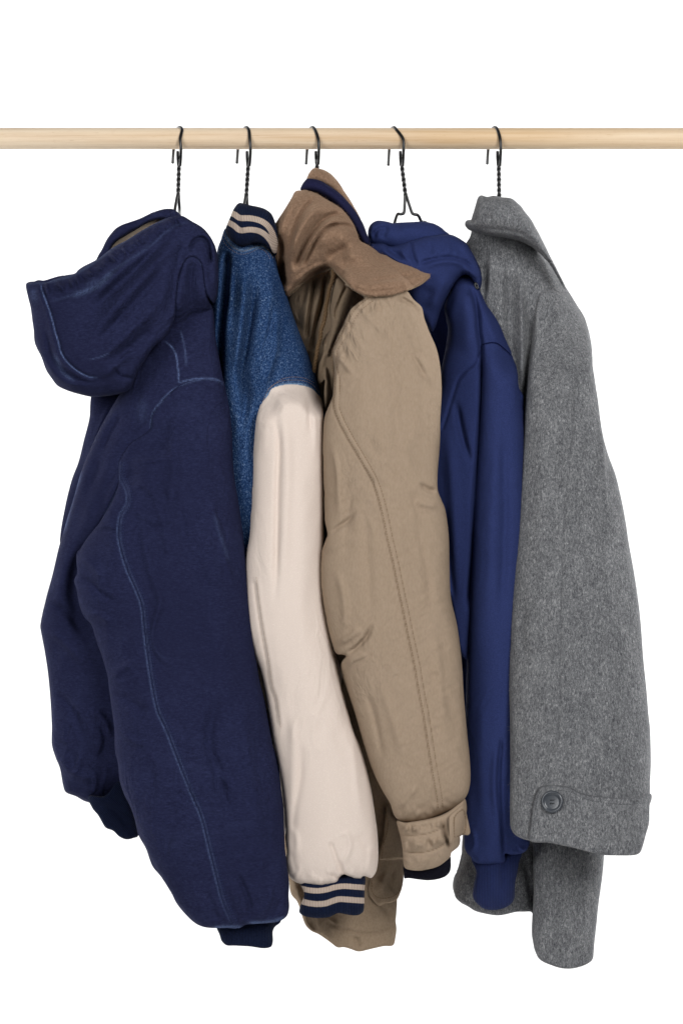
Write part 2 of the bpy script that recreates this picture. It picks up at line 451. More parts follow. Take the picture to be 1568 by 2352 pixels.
def fleece_mat():
    m = M('brown_fleece', 1, sheen=.35, sheen_tint=lin(190, 165, 140), spec=.1)
    v = m.n('ShaderNodeTexVoronoi'); v.inputs['Scale'].default_value = 330; m.L(m.tc, v.inputs['Vector'])
    n1 = m.noise((420, 420, 420), 4, .8); n2 = m.noise((30, 30, 30), 3, .6)
    c = m.ramp(n1, [(.32, lin(114, 90, 72)), (.5, lin(131, 106, 87)), (.68, lin(147, 121, 101))])
    c = m.mix(m.math('MULTIPLY', m.g(n2, .45, .7), .3), c, lin(134, 108, 88))
    m.col(c); b = m.bump(v.outputs['Distance'], .0009, strength=.6); m.bump(n1, .0007, b, .6); return m.m
FLEECE = fleece_mat()
BAND = plain_mat('navy_nylon', lin(30, 31, 58), lin(34, 36, 64), lin(26, 27, 52), rough=.8, sheen=0, bumpd=.00005)
BLACKLIN = plain_mat('black_lining', lin(16, 16, 24), lin(24, 24, 34), lin(12, 12, 18), rough=.6, sheen=0)
HOOD = plain_mat('blue_sweatshirt', lin(41, 50, 90), lin(47, 57, 100), lin(36, 44, 81), (700, 700, 1100), .0003, rough=.95, sheen=.04, blot=.3, crk=((22, 22, 10), .0005, .1), wear_seam_shade=lin(28, 34, 70))
def rib_mat(name, dark, mid, stripe=None, period=3.6, amp=.0011):
    m = M(name, .95, sheen=.02, spec=.1)
    r = m.attr('rib'); s = m.math('SINE', m.math('MULTIPLY', r, 2*math.pi/period))
    nz = m.noise((500, 500, 700), 3, .7)
    c = m.mix(m.g(nz, .3, .7), dark, mid)
    if stripe:
        wob = m.math('MULTIPLY', m.math('SUBTRACT', nz, .5), 1.6)
        e = m.g(m.math('ADD', m.attr('stripe'), wob), .5, -.5)
        c = m.mix(e, c, stripe)
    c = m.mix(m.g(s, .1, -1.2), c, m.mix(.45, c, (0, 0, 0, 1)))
    m.col(c); b = m.bump(s, amp*.35, strength=.8); m.bump(nz, .0003, b, .6); return m.m
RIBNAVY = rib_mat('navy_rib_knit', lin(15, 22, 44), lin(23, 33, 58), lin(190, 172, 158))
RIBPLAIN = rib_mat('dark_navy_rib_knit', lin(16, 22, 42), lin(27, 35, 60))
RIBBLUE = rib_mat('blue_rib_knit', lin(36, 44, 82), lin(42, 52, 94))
def wool_mat():
    m = M('grey_wool', 1, sheen=.15, sheen_tint=lin(190, 190, 190), spec=.08)
    a = m.noise((560, 560, 230), 5, .9, dist=.8); b = m.noise((70, 70, 34), 3, .7); c0 = m.noise((800, 800, 500), 2, .7, dist=1)
    f = m.math('ADD', m.math('MULTIPLY', a, .72), m.math('ADD', m.math('MULTIPLY', b, .1), m.math('MULTIPLY', c0, .18)))
    c = m.ramp(f, [(.38, lin(51, 52, 56)), (.46, lin(86, 87, 90)), (.54, lin(116, 117, 119)), (.64, lin(172, 172, 173))])
    c = m.mix(m.math('MULTIPLY', m.attr('wear_seam_shade'), .8), c, lin(60, 61, 65))  # darkens seam lines and the painted shade around the cuff strap
    m.col(c); bb = m.bump(a, .0012, strength=.5); m.bump(c0, .0008, bb, .5); return m.m
WOOL = wool_mat()
def simple(name, c, rough=.5, spec=.5, metal=0):
    m = M(name, rough, spec=spec); m.col(c); m.b.inputs['Metallic'].default_value = metal
    f = m.noise((300, 300, 300), 3); m.bump(f, .00006, strength=.5); return m.m
WIRE = simple('black_enamel_wire', lin(6, 6, 8), .32, .5)
THREAD_NAVY = simple('light_blue_thread', lin(40, 46, 76), .9, .1)
THREAD_DARK = simple('dark_navy_thread', lin(26, 28, 56), .9, .1)
THREAD_DENIM = simple('tan_thread', lin(130, 112, 98), .9, .1)
THREAD_TAN = simple('brown_thread', lin(112, 90, 68), .9, .1)
THREAD_BEIGE = simple('beige_thread', lin(186, 170, 154), .9, .1)
THREAD_GREY = simple('grey_thread', lin(80, 81, 84), .9, .1)
BUTTON = simple('grey_horn_button', lin(58, 62, 68), .25, .55)
def wood_mat():
    m = M('pine_wood', .55, spec=.35)
    g1 = m.noise((2.2, 120, 120), 5, .6, dist=.3); g2 = m.noise((14, 700, 700), 3, .7); g3 = m.noise((2.5, 20, 20), 3, .6); fl = m.noise((90, 900, 900), 2, .6)
    f = m.math('ADD', m.math('MULTIPLY', g1, .7), m.math('MULTIPLY', g2, .3))
    c = m.ramp(f, [(.32, lin(192, 164, 132)), (.45, lin(214, 191, 163)), (.56, lin(224, 204, 177)), (.70, lin(232, 215, 192))])
    c = m.mix(m.math('MULTIPLY', m.g(g3, .45, .7), .55), c, lin(206, 172, 126))
    c = m.mix(m.math('MULTIPLY', m.g(fl, .62, .75), .35), c, lin(170, 134, 92))
    m.col(c); m.bump(f, .0002, strength=.4); return m.m
WOOD = wood_mat()
BACK = M('white_backdrop_paper', .95, spec=.1); BACK.col((.92, .92, .92, 1)); BACK = BACK.m

# ------------------------------------------------------------------ setting: seamless white paper
V = []; F = []
prof_ = [(-3.0, -3.2)] + [(1.3-1.2*math.cos(a*math.pi/16)+0-.0+0, 0) for a in []]
pr = [(-1.5, -2.2), (0.9, -2.2)]+[(0.9+.9*math.sin(t*math.pi/20), -1.3-.9*math.cos(t*math.pi/20)) for t in range(1, 11)]+[(1.8, 2.6)]
for (yy, zz) in pr:
    V += [(-3.2, yy, zz), (3.2, yy, zz)]
for i in range(len(pr)-1): F.append((2*i, 2*i+1, 2*i+3, 2*i+2))
bd = mesh_obj('backdrop', V, F, BACK); bd['kind'] = 'structure'

# ------------------------------------------------------------------ rod
def rod():
    R = .01225; cz = (1176-317.6)*U; n = 48; V = []; F = []; xs = np.linspace(-1.1, 1.1, 60)
    for x in xs:
        for k in range(n):
            a = 2*math.pi*k/n; V.append((x, R*math.cos(a), cz+R*math.sin(a)))
    for i in range(len(xs)-1):
        for k in range(n): F.append((i*n+k, (i+1)*n+k, (i+1)*n+(k+1) % n, i*n+(k+1) % n))
    F.append(tuple(range(n))); F.append(tuple((len(xs)-1)*n+k for k in reversed(range(n))))
    o = mesh_obj('wooden_rod', V, F, WOOD)
    o['label'] = 'round pale pine rod running across the picture holding all the wire hangers'; o['category'] = 'clothes rod'
rod()
def wp(x, y, d): return Vector(((x-784)*U*(DIST-d)/DIST, -d, (1176-y)*U*(DIST-d)/DIST))
def curve3(P, n=8):
    P = [np.array(p, float) for p in P]; out = []
    for i in range(len(P)-1):
        p0, p1, p2, p3 = P[max(i-1, 0)], P[i], P[i+1], P[min(i+2, len(P)-1)]
        for k in range(n):
            t = k/n; out.append(.5*((2*p1)+(-p0+p2)*t+(2*p0-5*p1+4*p2-p3)*t*t+(-p0+3*p1-3*p2+p3)*t**3))
    out.append(P[-1]); return out
def hanger(label, tipx, tipy, topx, frx, neckx, y_tw0, y_tw1, lean, shoulders=None, endx=None, group='black wire hangers on the rod'):
    t = thing('wire_hanger', label, 'hanger', group=group)
    # hook: tip behind the rod, over the top, down in front (x, y, depth in metres)
    r = .00178; top = 291.5
    hk = [(tipx, tipy, -.019), (tipx+2, 345, -.0195), (tipx+5, 322, -.018), (topx-6, 301, -.0115), (topx, top, -.001), (topx+7, 297, .009), (frx-1.5, 318, .0155), (frx, 340, .0165), (frx-.5, 360, .013), (neckx+2.5, y_tw0+4, .008)]
    P = [wp(*p) for p in curve3(hk)]
    tube('hook', P, r, WIRE, t, seg=10)
    # short wire end laid against the shank, then the twisted neck
    ex = neckx-3 if endx is None else endx
    J = ([], [])
    A = []; B = []
    n = 60; turns = (y_tw1-y_tw0)/24.0
    for i in range(n+1):
        f = i/n; yy = y_tw0+(y_tw1-y_tw0)*f; cx = neckx+lean*f; a = 2*math.pi*turns*f*.5*2
        A.append((cx+1.7*math.cos(a), yy, .006+.00085*math.sin(a))); B.append((cx-1.7*math.cos(a), yy, .006-.00085*math.sin(a)))
    tube('', [wp(*p) for p in ([(neckx+2.5, y_tw0-4, .008)]+A)], r, WIRE, seg=8, join=J)
    tube('', [wp(*p) for p in curve3([(ex, 347, .0135), (ex+.2, 360, .012), (ex+.8, y_tw0-8, .009)])[:-1]]+[wp(*p) for p in B], r, WIRE, seg=8, join=J)
    mesh_obj('twisted_neck', J[0], J[1], WIRE, t)
    cx = neckx+lean
    sh = shoulders or ([(cx-1, y_tw1-2, .006), (cx-7, y_tw1+32, .012), (cx-8, y_tw1+50, .02), (cx-12, y_tw1+90, .025)], [(cx+1, y_tw1-2, .006), (cx+3, y_tw1+32, 0), (cx+4, y_tw1+50, -.03), (cx+14, y_tw1+90, -.09)])
    for s_ in sh: tube('shoulder_wire', [wp(*p) for p in curve3(s_)], r, WIRE, t, seg=8)
    return t
hanger('black wire hanger holding the navy hooded work jacket', 396.5, 374, 411, 415.5, 411, 376, 446, -2)
hanger('black wire hanger holding the denim jacket with beige sleeves', 544, 374, 564, 575, 570, 376, 450, -4.5)
hanger('black wire hanger whose twisted neck is mostly hidden by the tan jacket collar', 703, 376, 716, 732, 728, 372, 440, -1)
hanger('black wire hanger with a bare kinked fork showing above the blue hoodie', 891.5, 379, 903, 926.5, 922, 376, 448, 9,
       shoulders=([(930, 446, .006), (929, 466, .007), (927.5, 487, .007), (921, 491, .008), (914, 491, .009), (911, 495, .012), (906, 511, .018), (900, 540, .02), (880, 600, .05)],
                  [(932, 446, .006), (937, 462, .005), (945, 486, .004), (949, 491, .004), (958, 493, .003), (962, 497, 0), (968, 508, -.004), (985, 520, -.02), (1010, 600, -.09)]))
hanger('black wire hanger holding the grey wool coat, rightmost on the rod', 1118.5, 376, 1135, 1149.5, 1145, 376, 455, 1)

# ================================================================== NAVY WORK JACKET
nj = thing('hooded_jacket', 'worn navy canvas work jacket with a wide hood, leftmost on the rod', 'jacket')
FK[0] = 1.5
hood_out = "1: 118,848 128,836 155,832 180,833 215,836 250,822 300,804 345,795 358,780 385,762 425,742 460,722 490,697 510,682 540,664 580,643 640,605 700,571 760,543 800,533 835,530 880,555 930,585 965,625 985,665 995,720 997,800 994,870 988,900 976,930 964,912 950,890 940,850 934,800 926,754 902,724 872,720 848,738 830,775 815,840 806,920 800,990 775,1050 750,1090 700,1130 660,1190 625,1250 590,1330 540,1345 480,1355 420,1360 360,1348 300,1330 262,1310 235,1275 212,1240 190,1180 165,1130 157,1100 155,1060 148,1010 140,950 130,910"
rimN = "1: 235,925 300,905 370,880 430,850 490,805 560,755 630,710 700,660 750,615 800,578 860,560"
cenN = "1: 185,838 195,880 212,925 228,970 240,1010 252,1060 268,1110 280,1160 310,1205 350,1240 400,1268 445,1275"
fH = Field(pt("1: 105,850 180,825 300,800 430,735 500,685 640,595 760,535 835,522 890,550 970,620 1010,720 1005,900 960,960 880,980 830,1060 740,1160 640,1290 590,1345 480,1362 400,1362 300,1335 240,1285 190,1190 150,1080 140,960"),
    base=.15, T=.062, p=.45, Tb=.11,
    strokes=[S(rimN, 5, -2.4, taper=.06), S(cenN, 4, -2.2, taper=.05), S(offs(cenN, 7), 6, 2, taper=.05),
             S("1: 790,600 700,700 600,800 480,910 400,1000", 17, -6), S("1: 850,600 760,700 640,830 520,960 380,1120", 22, 5.5), S("1: 760,760 660,880 540,1010 430,1130", 16, -4),
             S("1: 700,640 600,730 500,830 380,940", 14, 3.6), S("1: 800,830 700,960 600,1060 470,1170 400,1200", 18, 3.8), S("1: 720,1000 640,1100 560,1160 500,1240", 20, -5.5),
             S("1: 870,600 830,700 800,850 770,1000", 20, -5), S("1: 868,700 885,655 915,632 950,645 965,690 968,760", 7, -6, taper=.15), S("1: 905,600 950,615 975,660 982,760", 9, 3), S("1: 930,595 972,680 985,800 985,880", 9, 3),
             S("1: 195,1010 215,1090 240,1180 300,1250 400,1290 500,1280", 9, -3), S("1: 165,1080 210,1200 290,1290 420,1320", 9, 3), S("1: 520,1225 545,1262 580,1275 620,1280", 5, -3.5, taper=.1),
             S("1: 440,1278 500,1250 560,1190 620,1150", 12, 4, 'f', 24)]
             +gathers("1: 200,870 280,858 370,825 440,785 520,725 600,675 680,625 760,575 830,550", 24, 34, 6.0, 5.5, 11, ang=-8)
             +gathers("1: 130,860 145,960 165,1080 200,1180", 7, 24, 5, 1.4, 12),
    noise=[(1.5, 40, 120, 50, 'v', 8), (1.0, 22, 60, 45, 'r', 9)])
FK[0] = 1.25
lobe = "3: 545,95 500,170 455,250 400,370 370,450 345,540 310,650 285,740 268,800 240,920 210,1030 185,1150 190,1190 205,1270 220,1370 232,1500 5: 238,240 238,320 255,380 275,430 290,510 302,540 350,560 390,582 430,590 480,582 530,552 570,560"
FK[0] = 1.25
fB = Field(pt("3: 640,-120 760,-200 940,-200 1000,100 1040,400 1060,900 1040,1300 5: 950,300 760,500 640,560 "+lobe.replace("3: 545,95", "5: 570,560 3: 590,20").split("5: 570,560 ")[1]) if False else
    pt("1: 830,600 880,540 960,560 1000,700 1010,900 1015,1100 1030,1300 3: 1040,300 1055,800 1040,1300 5: 950,250 760,450 640,560 530,552 480,582 430,590 390,582 350,560 302,540 290,510 275,430 255,380 238,320 238,240 3: 232,1500 220,1370 205,1270 190,1190 185,1150 210,1030 240,920 268,800 285,740 310,650 345,540 370,450 400,370 455,250 500,170 545,95 600,-30 700,-170 770,-330"),
    base=.092, gy=-.13, T=.055, p=.42, Tb=.16,
    strokes=[S("3: 440,520 400,700 300,900 250,1100", 26, 5), S("3: 620,120 520,250 440,430 380,640", 22, -3),
             S("3: 620,330 540,480 470,640 400,760 330,900", 14, 3), S("3: 480,640 400,760 350,900 360,1100 430,1300", 34, -12),
             S("3: 190,1170 260,1200 330,1260 400,1340", 16, 4), S("3: 215,1040 300,1090 380,1180", 14, -3.5),
             S("5: 250,330 300,420 380,470 450,480", 16, 4, 'f', 26), S("5: 400,180 450,180 490,230 500,300", 12, 4), S("5: 430,220 470,250 480,330 440,400", 9, -3),
             S("5: 240,60 330,160 400,330", 14, -3), S("5: 300,520 350,440 380,330", 12, 2.5), S("5: 420,560 440,500 430,430", 10, 2.5),
             S("3: 700,150 650,220 600,270", 8, 2.2), S("3: 670,60 640,170 640,240", 6, 1.6), S("3: 560,170 500,260 470,360", 10, -2.2)],
    noise=[(1.8, 60, 160, 25, 'v', 1), (1.2, 26, 60, 20, 'r', 2)])
nsl = "3: 820,52 870,30 930,17 990,22 1030,42 1040,80 1052,150 1063,230 1068,300 1070,400 1080,500 1095,580 1110,680 1125,800 1135,900 1145,1000 1150,1060 1165,1180 1175,1290 1190,1400 1215,1500 5: 1215,120 1230,200 1250,310 1270,380 1280,430 1290,520 1300,600 1305,700 1308,800 1318,880 1328,960 1325,1020 1328,1070 1320,1105 1300,1125 1270,1137 1230,1142 1170,1146 1130,1150 1100,1165 1040,1165 950,1163 900,1145 850,1100 810,1050 790,1010 740,930 700,880 670,800 635,735 620,670 600,610 570,550 550,490 540,400 528,350 525,250 512,150 500,60 3: 495,1390 470,1300 440,1220 420,1150 385,1110 365,1060 350,980 340,945 355,910 350,850 352,815 370,795 400,750 440,700 455,682 480,640 510,590 540,520 545,460 545,400 570,350 600,310 660,270 690,240 695,180 740,120 780,80"
seamN = "3: 1045,45 990,22 930,17 870,30 820,52 780,80 740,120 695,180 690,240 660,270 600,310 570,350 545,400 545,460 540,520 510,590 480,640 455,682"
undN = "3: 545,400 548,470 575,530 580,590 550,640 538,720 550,800 580,900 620,990 645,1060 655,1150 668,1260 685,1380 5: 716,160 760,260 810,390 870,540 920,660 950,780 980,900 1010,1020 1050,1120 1075,1165"
inf_n = "3: 870,-90 1000,-80 1052,60 1063,230 1070,400 1095,580 1125,800 1150,1060 1175,1290 1215,1500 5: 1250,310 1290,520 1305,700 1325,960 1328,1070 1310,1125 1230,1150 1100,1168 950,1166 900,1145 810,1050 740,930 670,800 620,670 570,550 540,400 525,250 500,60 3: 470,1300 420,1150 365,1060 340,945 350,850 370,795 420,700 450,600 470,500 500,400 560,280 640,190 740,30"
fN = Field(pt(inf_n), base=.135, gy=.05, T=.055, p=.45, Tb=.05,
    strokes=[S(undN, 5, -1.6, taper=.04), S(offs(undN, -9), 5, 1.3, taper=.05), S("3: 560,400 640,400 720,390 800,370", 9, 2.4), S("3: 600,320 700,330 790,330", 10, -2.2),
             S("3: 790,90 800,300 790,560 740,700", 24, 4), S("3: 900,60 920,400 960,800 1010,1200 5: 1060,200 1090,700", 42, 3.5),
             S("3: 590,540 650,500 700,540 770,610", 12, 2.6), S("3: 600,640 700,700 800,690", 14, -2.4), S("3: 640,700 690,900 740,1050 690,1150", 15, 2.6),
             S("3: 740,1000 720,1100 700,1200 740,1300 820,1350", 11, 3), S("3: 350,830 420,870 480,960", 14, 4), S("3: 345,940 410,950 470,1010 560,1050", 12, -3.2),
             S("3: 380,1110 440,1100 520,1150", 12, 3), S("3: 440,700 500,690 545,720", 12, 3.5), S("3: 500,1400 560,1350 650,1300", 14, 3.2), S("5: 500,80 600,120 690,200", 16, -2.5),
             S("5: 540,240 600,300 700,330", 12, 2.4), S("5: 1000,60 960,300 1010,500 1060,700", 20, -4.5), S("5: 1100,0 1130,300 1170,600 1230,900", 26, 3.2),
             S("5: 950,430 1030,480 1080,560", 14, 2.2), S("3: 960,560 1000,700 1040,860 1080,1000", 12, 2.2), S("3: 880,820 960,1000 960,1200", 24, -2.6),
             S("5: 1130,1140 1150,1070 1120,980 1080,900", 9, -3.5), S("5: 1110,1140 1090,1060 1050,960", 10, 2.8), S("5: 1160,1135 1230,1050 1260,940", 10, 2.6),
             S("5: 1210,1135 1270,1080 1300,1000", 9, -2), S("5: 1000,1150 980,1070 930,980", 12, -2.2)]
             +gathers("5: 960,1155 1060,1160 1140,1140 1240,1136 1300,1118", 12, 28, 4, 1.6, 5, side=-.6)
             +gathers("3: 560,360 660,270 740,130 820,60 930,25 1030,40", 13, 36, 5, 1.2, 6, side=.6),
    noise=[(2.2, 70, 240, 4, 'v', 3), (1.5, 34, 90, -12, 'r', 4), (.7, 18, 40, 80, 'r', 5)],
    welds=[(fB, smooth(pt("3: 820,52 780,80 740,120 695,180 690,240 660,270 600,310 570,350 545,400 545,460"), closed=False, step=8), 70, .004),
           (fB, smooth(pt("3: 1030,35 930,15 820,52"), closed=False, step=8), 90, .004)])
fB.welds.append((fH, smooth(pt('1: 808,920 815,850 828,775 848,738 872,720 902,724 926,754 934,800 940,850 950,890'), closed=False, step=8), 80, -.005))
body = sheet('body', "1: 860,690 900,640 950,650 972,720 970,830 955,900 975,960 985,1080 1003,1180 1030,1300 1050,1330 3: 1040,300 1055,800 1040,1300 5: 950,250 760,450 640,560 560,545 530,552 480,582 430,590 390,582 350,560 302,540 290,510 275,430 255,380 238,320 238,240 3: 232,1500 220,1370 205,1270 190,1190 185,1150 210,1030 240,920 268,800 285,740 310,650 345,540 370,450 400,370 455,250 500,170 545,95 1: 600,1270 700,1130 750,1040 790,1000 800,850", fB, NAVY, nj, r=10,
    wear_seam_shade=[("1: 760,1110 790,1135 808,1170 818,1240 820,1300", 1.6, .8), ("1: 830,1060 850,1150 855,1220", 2, .35), ("1: 820,1300 870,1285 930,1278 990,1282 1028,1302", 1.8, .7),
          ("3: 690,245 700,180 740,120 780,80 815,52", 1.5, .7), ("3: 545,520 500,610 480,640", 2, .4), ("3: 370,450 330,560 290,720", 5, .5), ("1: 660,1380 650,1440 670,1470", 12, .09), ("1: 850,720 900,715 930,760", 2, .4)])
# the far sleeve and front edge seen past the back panel
fF = Field(pt("3: 425,60 410,200 385,300 360,400 330,480 300,600 272,770 330,850 480,640 640,250 640,60"), base=.075, T=.03, Tb=.03, noise=[(1.5, 30, 90, 10, 'r', 2)], strokes=[S("3: 520,110 460,230 410,360 340,520", 8, 2.5)])
sheet('front_panel_or_backing', "3: 425,80 410,200 385,300 360,400 330,480 300,600 275,760 290,810 380,640 500,350 640,150 620,30 500,20", fF, NAVY, nj)
fF2 = Field(pt("1: 985,850 1010,850 1035,950 1050,1150 1055,1330 1060,1600 1000,1600 960,1200"), base=.02, T=.02, Tb=.06, strokes=[S("1: 1003,870 1012,1000 1018,1200", 3, -2)])
sheet('front_panel_or_backing', "1: 975,850 1005,850 1025,880 1035,960 1045,1150 1055,1330 1070,1700 3: 1080,800 1000,800 990,300 1: 960,1300 950,1000", fF2, BLACKLIN, nj, label='dark inside edge of the open front')
sl = sheet('sleeve', nsl, fN, NAVY, nj, r=9,
    wear_seam_shade=[(undN, 2.1, .36), ("3: 820,50 870,32 930,18 990,24 1030,44", 1.6, .7), ("3: 780,80 740,120 695,180 690,240", 1.5, .6), (offs(undN, -7), 1.6, .25),
          ("3: 985,640 1000,700 1020,760 1050,850", 4, .16), 
          ("5: 980,1163 1040,1160 1110,1160", 4, .6), ("5: 1140,1142 1230,1138 1305,1118", 4, .7),
          ("3: 700,1150 700,1250 770,1310", 3, .03)])
stitches([offs(undN, -5), offs(undN, -11), offs(undN, -14)], fN, THREAD_NAVY, nj)
# cuffs
fC = Field(pt("5: 980,1080 1260,1080 1255,1180 1250,1330 1100,1330 1010,1300"), base=.118, T=.03, p=.4, strokes=gathers("5: 1000,1170 1120,1190 1250,1160", 9, 18, 3, .8, 3))
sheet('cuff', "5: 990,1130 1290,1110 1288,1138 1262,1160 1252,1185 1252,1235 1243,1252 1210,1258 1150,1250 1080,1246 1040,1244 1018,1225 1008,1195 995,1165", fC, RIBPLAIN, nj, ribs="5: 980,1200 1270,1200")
fC2 = Field(pt("5: 400,540 560,480 640,760 560,780 450,700"), base=.08, T=.02, p=.4, strokes=[S("5: 470,600 540,640 600,720", 8, -1.5)])
sheet('cuff', "5: 405,560 480,560 545,490 580,560 612,640 630,700 634,742 610,752 590,757 570,755 545,742 520,718 485,703 470,680 450,645 425,615", fC2, RIBPLAIN, nj, ribs="5: 430,700 600,540")
# hood
hd = sheet('hood', hood_out, fH, NAVY, nj, r=8, wear_seam_shade=[(cenN, 1.5, .9), (rimN, 3, .16), ("1: 410,1192 460,1180 505,1160", 1.2, .35), ("1: 125,845 250,828 345,798 430,745 540,665 700,568 800,532", 3, .28),
    ("1: 150,870 160,920", 7, .2), ("1: 400,860 450,830", 9, .15), ("1: 330,900 450,850 520,780", 6, .35), ("1: 250,1170 290,1250 340,1290", 5, .25)])
FK[0] = 1.3
# far rim of the hood and its pale lining
fR = Field(pt("1: 440,740 465,690 490,640 530,590 580,560 640,540 700,515 750,500 800,495 830,530 800,560 700,600 600,650 540,700 480,760"), base=.09, gx=-.6, T=.02, p=.45, Tb=.04,
    strokes=gathers("1: 480,680 560,590 640,560 720,525 800,510", 12, 22, 4, 1.8, 14))
sheet('hood_rim', "1: 440,745 450,715 468,685 490,640 512,610 530,590 560,572 600,558 640,544 680,525 700,515 750,500 780,498 800,502 830,530 800,545 740,538 680,553 620,587 570,616 530,642 508,668 495,700 470,740", fR, NAVY, nj)
fR2 = Field(pt("1: 490,630 620,550 800,510 840,600 500,760"), base=.06, gx=-.6, T=.01, Tb=.03)
sheet('hood_lining', "1: 470,720 500,645 560,590 640,555 740,525 800,520 830,560 800,600 600,720 480,760", fR2, LINING, nj, label='pale taupe lining inside the hood')
fR3 = Field(pt("1: 100,850 130,835 280,800 330,800 300,900 130,900"), base=.10, T=.02)
sheet('hood_rim', "1: 150,840 175,826 200,828 235,818 270,808 300,806 320,830 200,880 150,870", fR3, NAVY, nj)

# ================================================================== DENIM JACKET WITH BEIGE SLEEVES
dj = thing('varsity_jacket', 'blue denim jacket with beige sleeves and striped knit collar and cuffs', 'jacket')
seamD = "3: 1470,95 1455,85 1440,62 1400,45 1340,38 1290,42 1255,52 1238,65 1230,85 1205,115 1195,140"
ncl = "1: 1030,600 1045,640 1075,672 1110,688 1150,678 1180,663 1215,668 1245,695 1262,730"
FK[0] = 1.5
fD = Field(pt("1: 1020,590 1110,600 1250,640 1290,800 1340,970 1420,1180 1470,1340 1500,1500 3: 1500,500 1450,1100 1350,1500 1100,1500 1000,800 1: 960,1100 960,800 985,720"), base=.045, T=.095, p=.42, Tb=.14,
    strokes=[S("1: 1042,680 1038,800 1025,960 1010,1150 1000,1400", 12, -14, taper=.1), S("1: 1060,700 1058,850 1045,1000 1030,1150", 9, 2.5),
             S("1: 1115,740 1120,850 1110,1000 1090,1150 1075,1300", 20, 8), S("1: 1170,760 1165,900 1140,1080 1115,1250 3: 1130,100 1110,300", 18, -12),
             S("1: 1225,720 1245,850 1240,1000 1215,1150 1190,1400", 22, 4.5), S("1: 1285,940 1270,1050 1265,1150 1225,1280 1200,1360", 13, 4.5), S("1: 1255,900 1245,1020 1220,1120 1180,1250", 10, -4),
             S("3: 1190,80 1175,260 1160,450", 20, -5), S("1: 1330,1000 1370,1120 1420,1240", 20, 2),
             S("1: 1180,680 1230,700 1262,760 1290,840", 6, 2.0), S(ncl, 3, -1.6, taper=.05), S(offs(ncl, 9), 2.5, -1.2, taper=.05)]
             +gathers(offs(ncl, 5)[::6] if False else "1: 1040,640 1090,690 1150,685 1210,675 1255,720", 18, 10, 2.2, .8, 21),
    noise=[(1.8, 40, 200, 12, 'v', 11), (.8, 20, 60, 8, 'r', 12)])
sheet('body', "1: 1033,590 1050,605 1075,630 1110,645 1150,640 1180,632 1215,637 1245,670 1262,715 1280,800 1310,880 1340,970 1380,1080 1420,1180 1455,1280 1472,1345 1480,1400 1492,1440 3: 1495,170 1490,400 1450,1000 1350,1400 1150,1400 1050,900 1: 985,1400 960,1100 965,800 990,735 1000,680 1015,640", fD, DENIM, dj, r=7,
    wear_seam_shade=[("1: 1290,860 1300,880 1310,890", 6, .05), (offs("1: 1200,1400 1240,1330 1290,1302 1340,1297 1400,1303 1440,1325 1465,1350", 3), 2.2, .8),
          ("1: 1035,620 1060,660 1110,690 1160,680 1210,672 1240,700", 3, .5), ("1: 1050,720 1048,800 1040,900", 4, .35)])
stitches([offs(ncl, 2.5), offs(ncl, 10), offs("1: 1205,1385 1240,1320 1290,1292 1340,1286 1400,1291 1440,1312 1472,1352", 0), "1: 1230,1330 1290,1284 1340,1272 1400,1278 1445,1300"], fD, THREAD_DENIM, dj, dash=3.4, gap=1.8, rad=.0003)
FK[0] = 1.0
fDc = Field(pt("1: 1090,470 1110,466 1190,486 1245,510 1272,560 1282,650 1272,720 1230,700 1180,680 1110,700 1060,690 1030,600 1050,540"), base=.075, T=.05, p=.45, Tb=.05,
    strokes=[S("1: 1098,490 1097,545 1100,600 1090,650", 5, -2.2), S("1: 1120,500 1118,560 1125,620", 10, 2), S("1: 1240,560 1255,620 1262,690", 9, -2)], noise=[(.6, 20, 20, 0, 'v', 3)])
sheet('collar', "1: 1090,476 1100,471 1118,473 1150,482 1190,490 1220,501 1245,520 1256,540 1272,590 1276,640 1275,670 1266,712 1252,696 1230,676 1215,662 1180,654 1150,661 1110,671 1075,655 1045,625 1034,600 1045,565 1058,535 1070,505", fDc, RIBNAVY, dj, r=4,
    stripes=[("1: 1062,518 1080,526 1100,540 1150,542 1195,553 1228,575 1250,610 1264,655 1266,680", 6.6), ("1: 1050,562 1075,576 1102,597 1150,594 1190,601 1220,620 1245,650 1262,690", 6.4)], ribs="1: 1040,560 1090,560 1150,565 1200,575 1240,610 1262,660 1270,720")
bsl = "3: 1195,138 1205,115 1230,85 1238,65 1255,52 1290,42 1340,38 1400,45 1440,62 1470,95 1480,130 1485,200 1486,300 1488,400 1490,700 1490,1000 1500,1100 1520,1200 1545,1290 4: 0,1360 6: 0,65 20,130 50,250 90,350 130,500 150,620 165,740 168,840 160,900 150,920 135,936 118,930 100,925 85,940 70,943 50,932 30,925 10,918 5: 1560,930 1550,950 1545,962 1530,970 1500,978 1475,979 1450,975 1430,967 1415,966 1400,960 1380,962 1340,942 1325,920 1312,880 1310,850 1318,820 1313,780 1310,750 1303,680 1295,560 1285,480 1275,420 1262,350 1215,250 1160,0 3: 1130,1300 1100,1100 1110,900 1145,750 1153,600 1158,450 1168,300 1178,200"
seamB = "3: 1165,930 1180,1050 1200,1180 1225,1320 1240,1430 5: 1262,120 1278,250"
FK[0] = .62
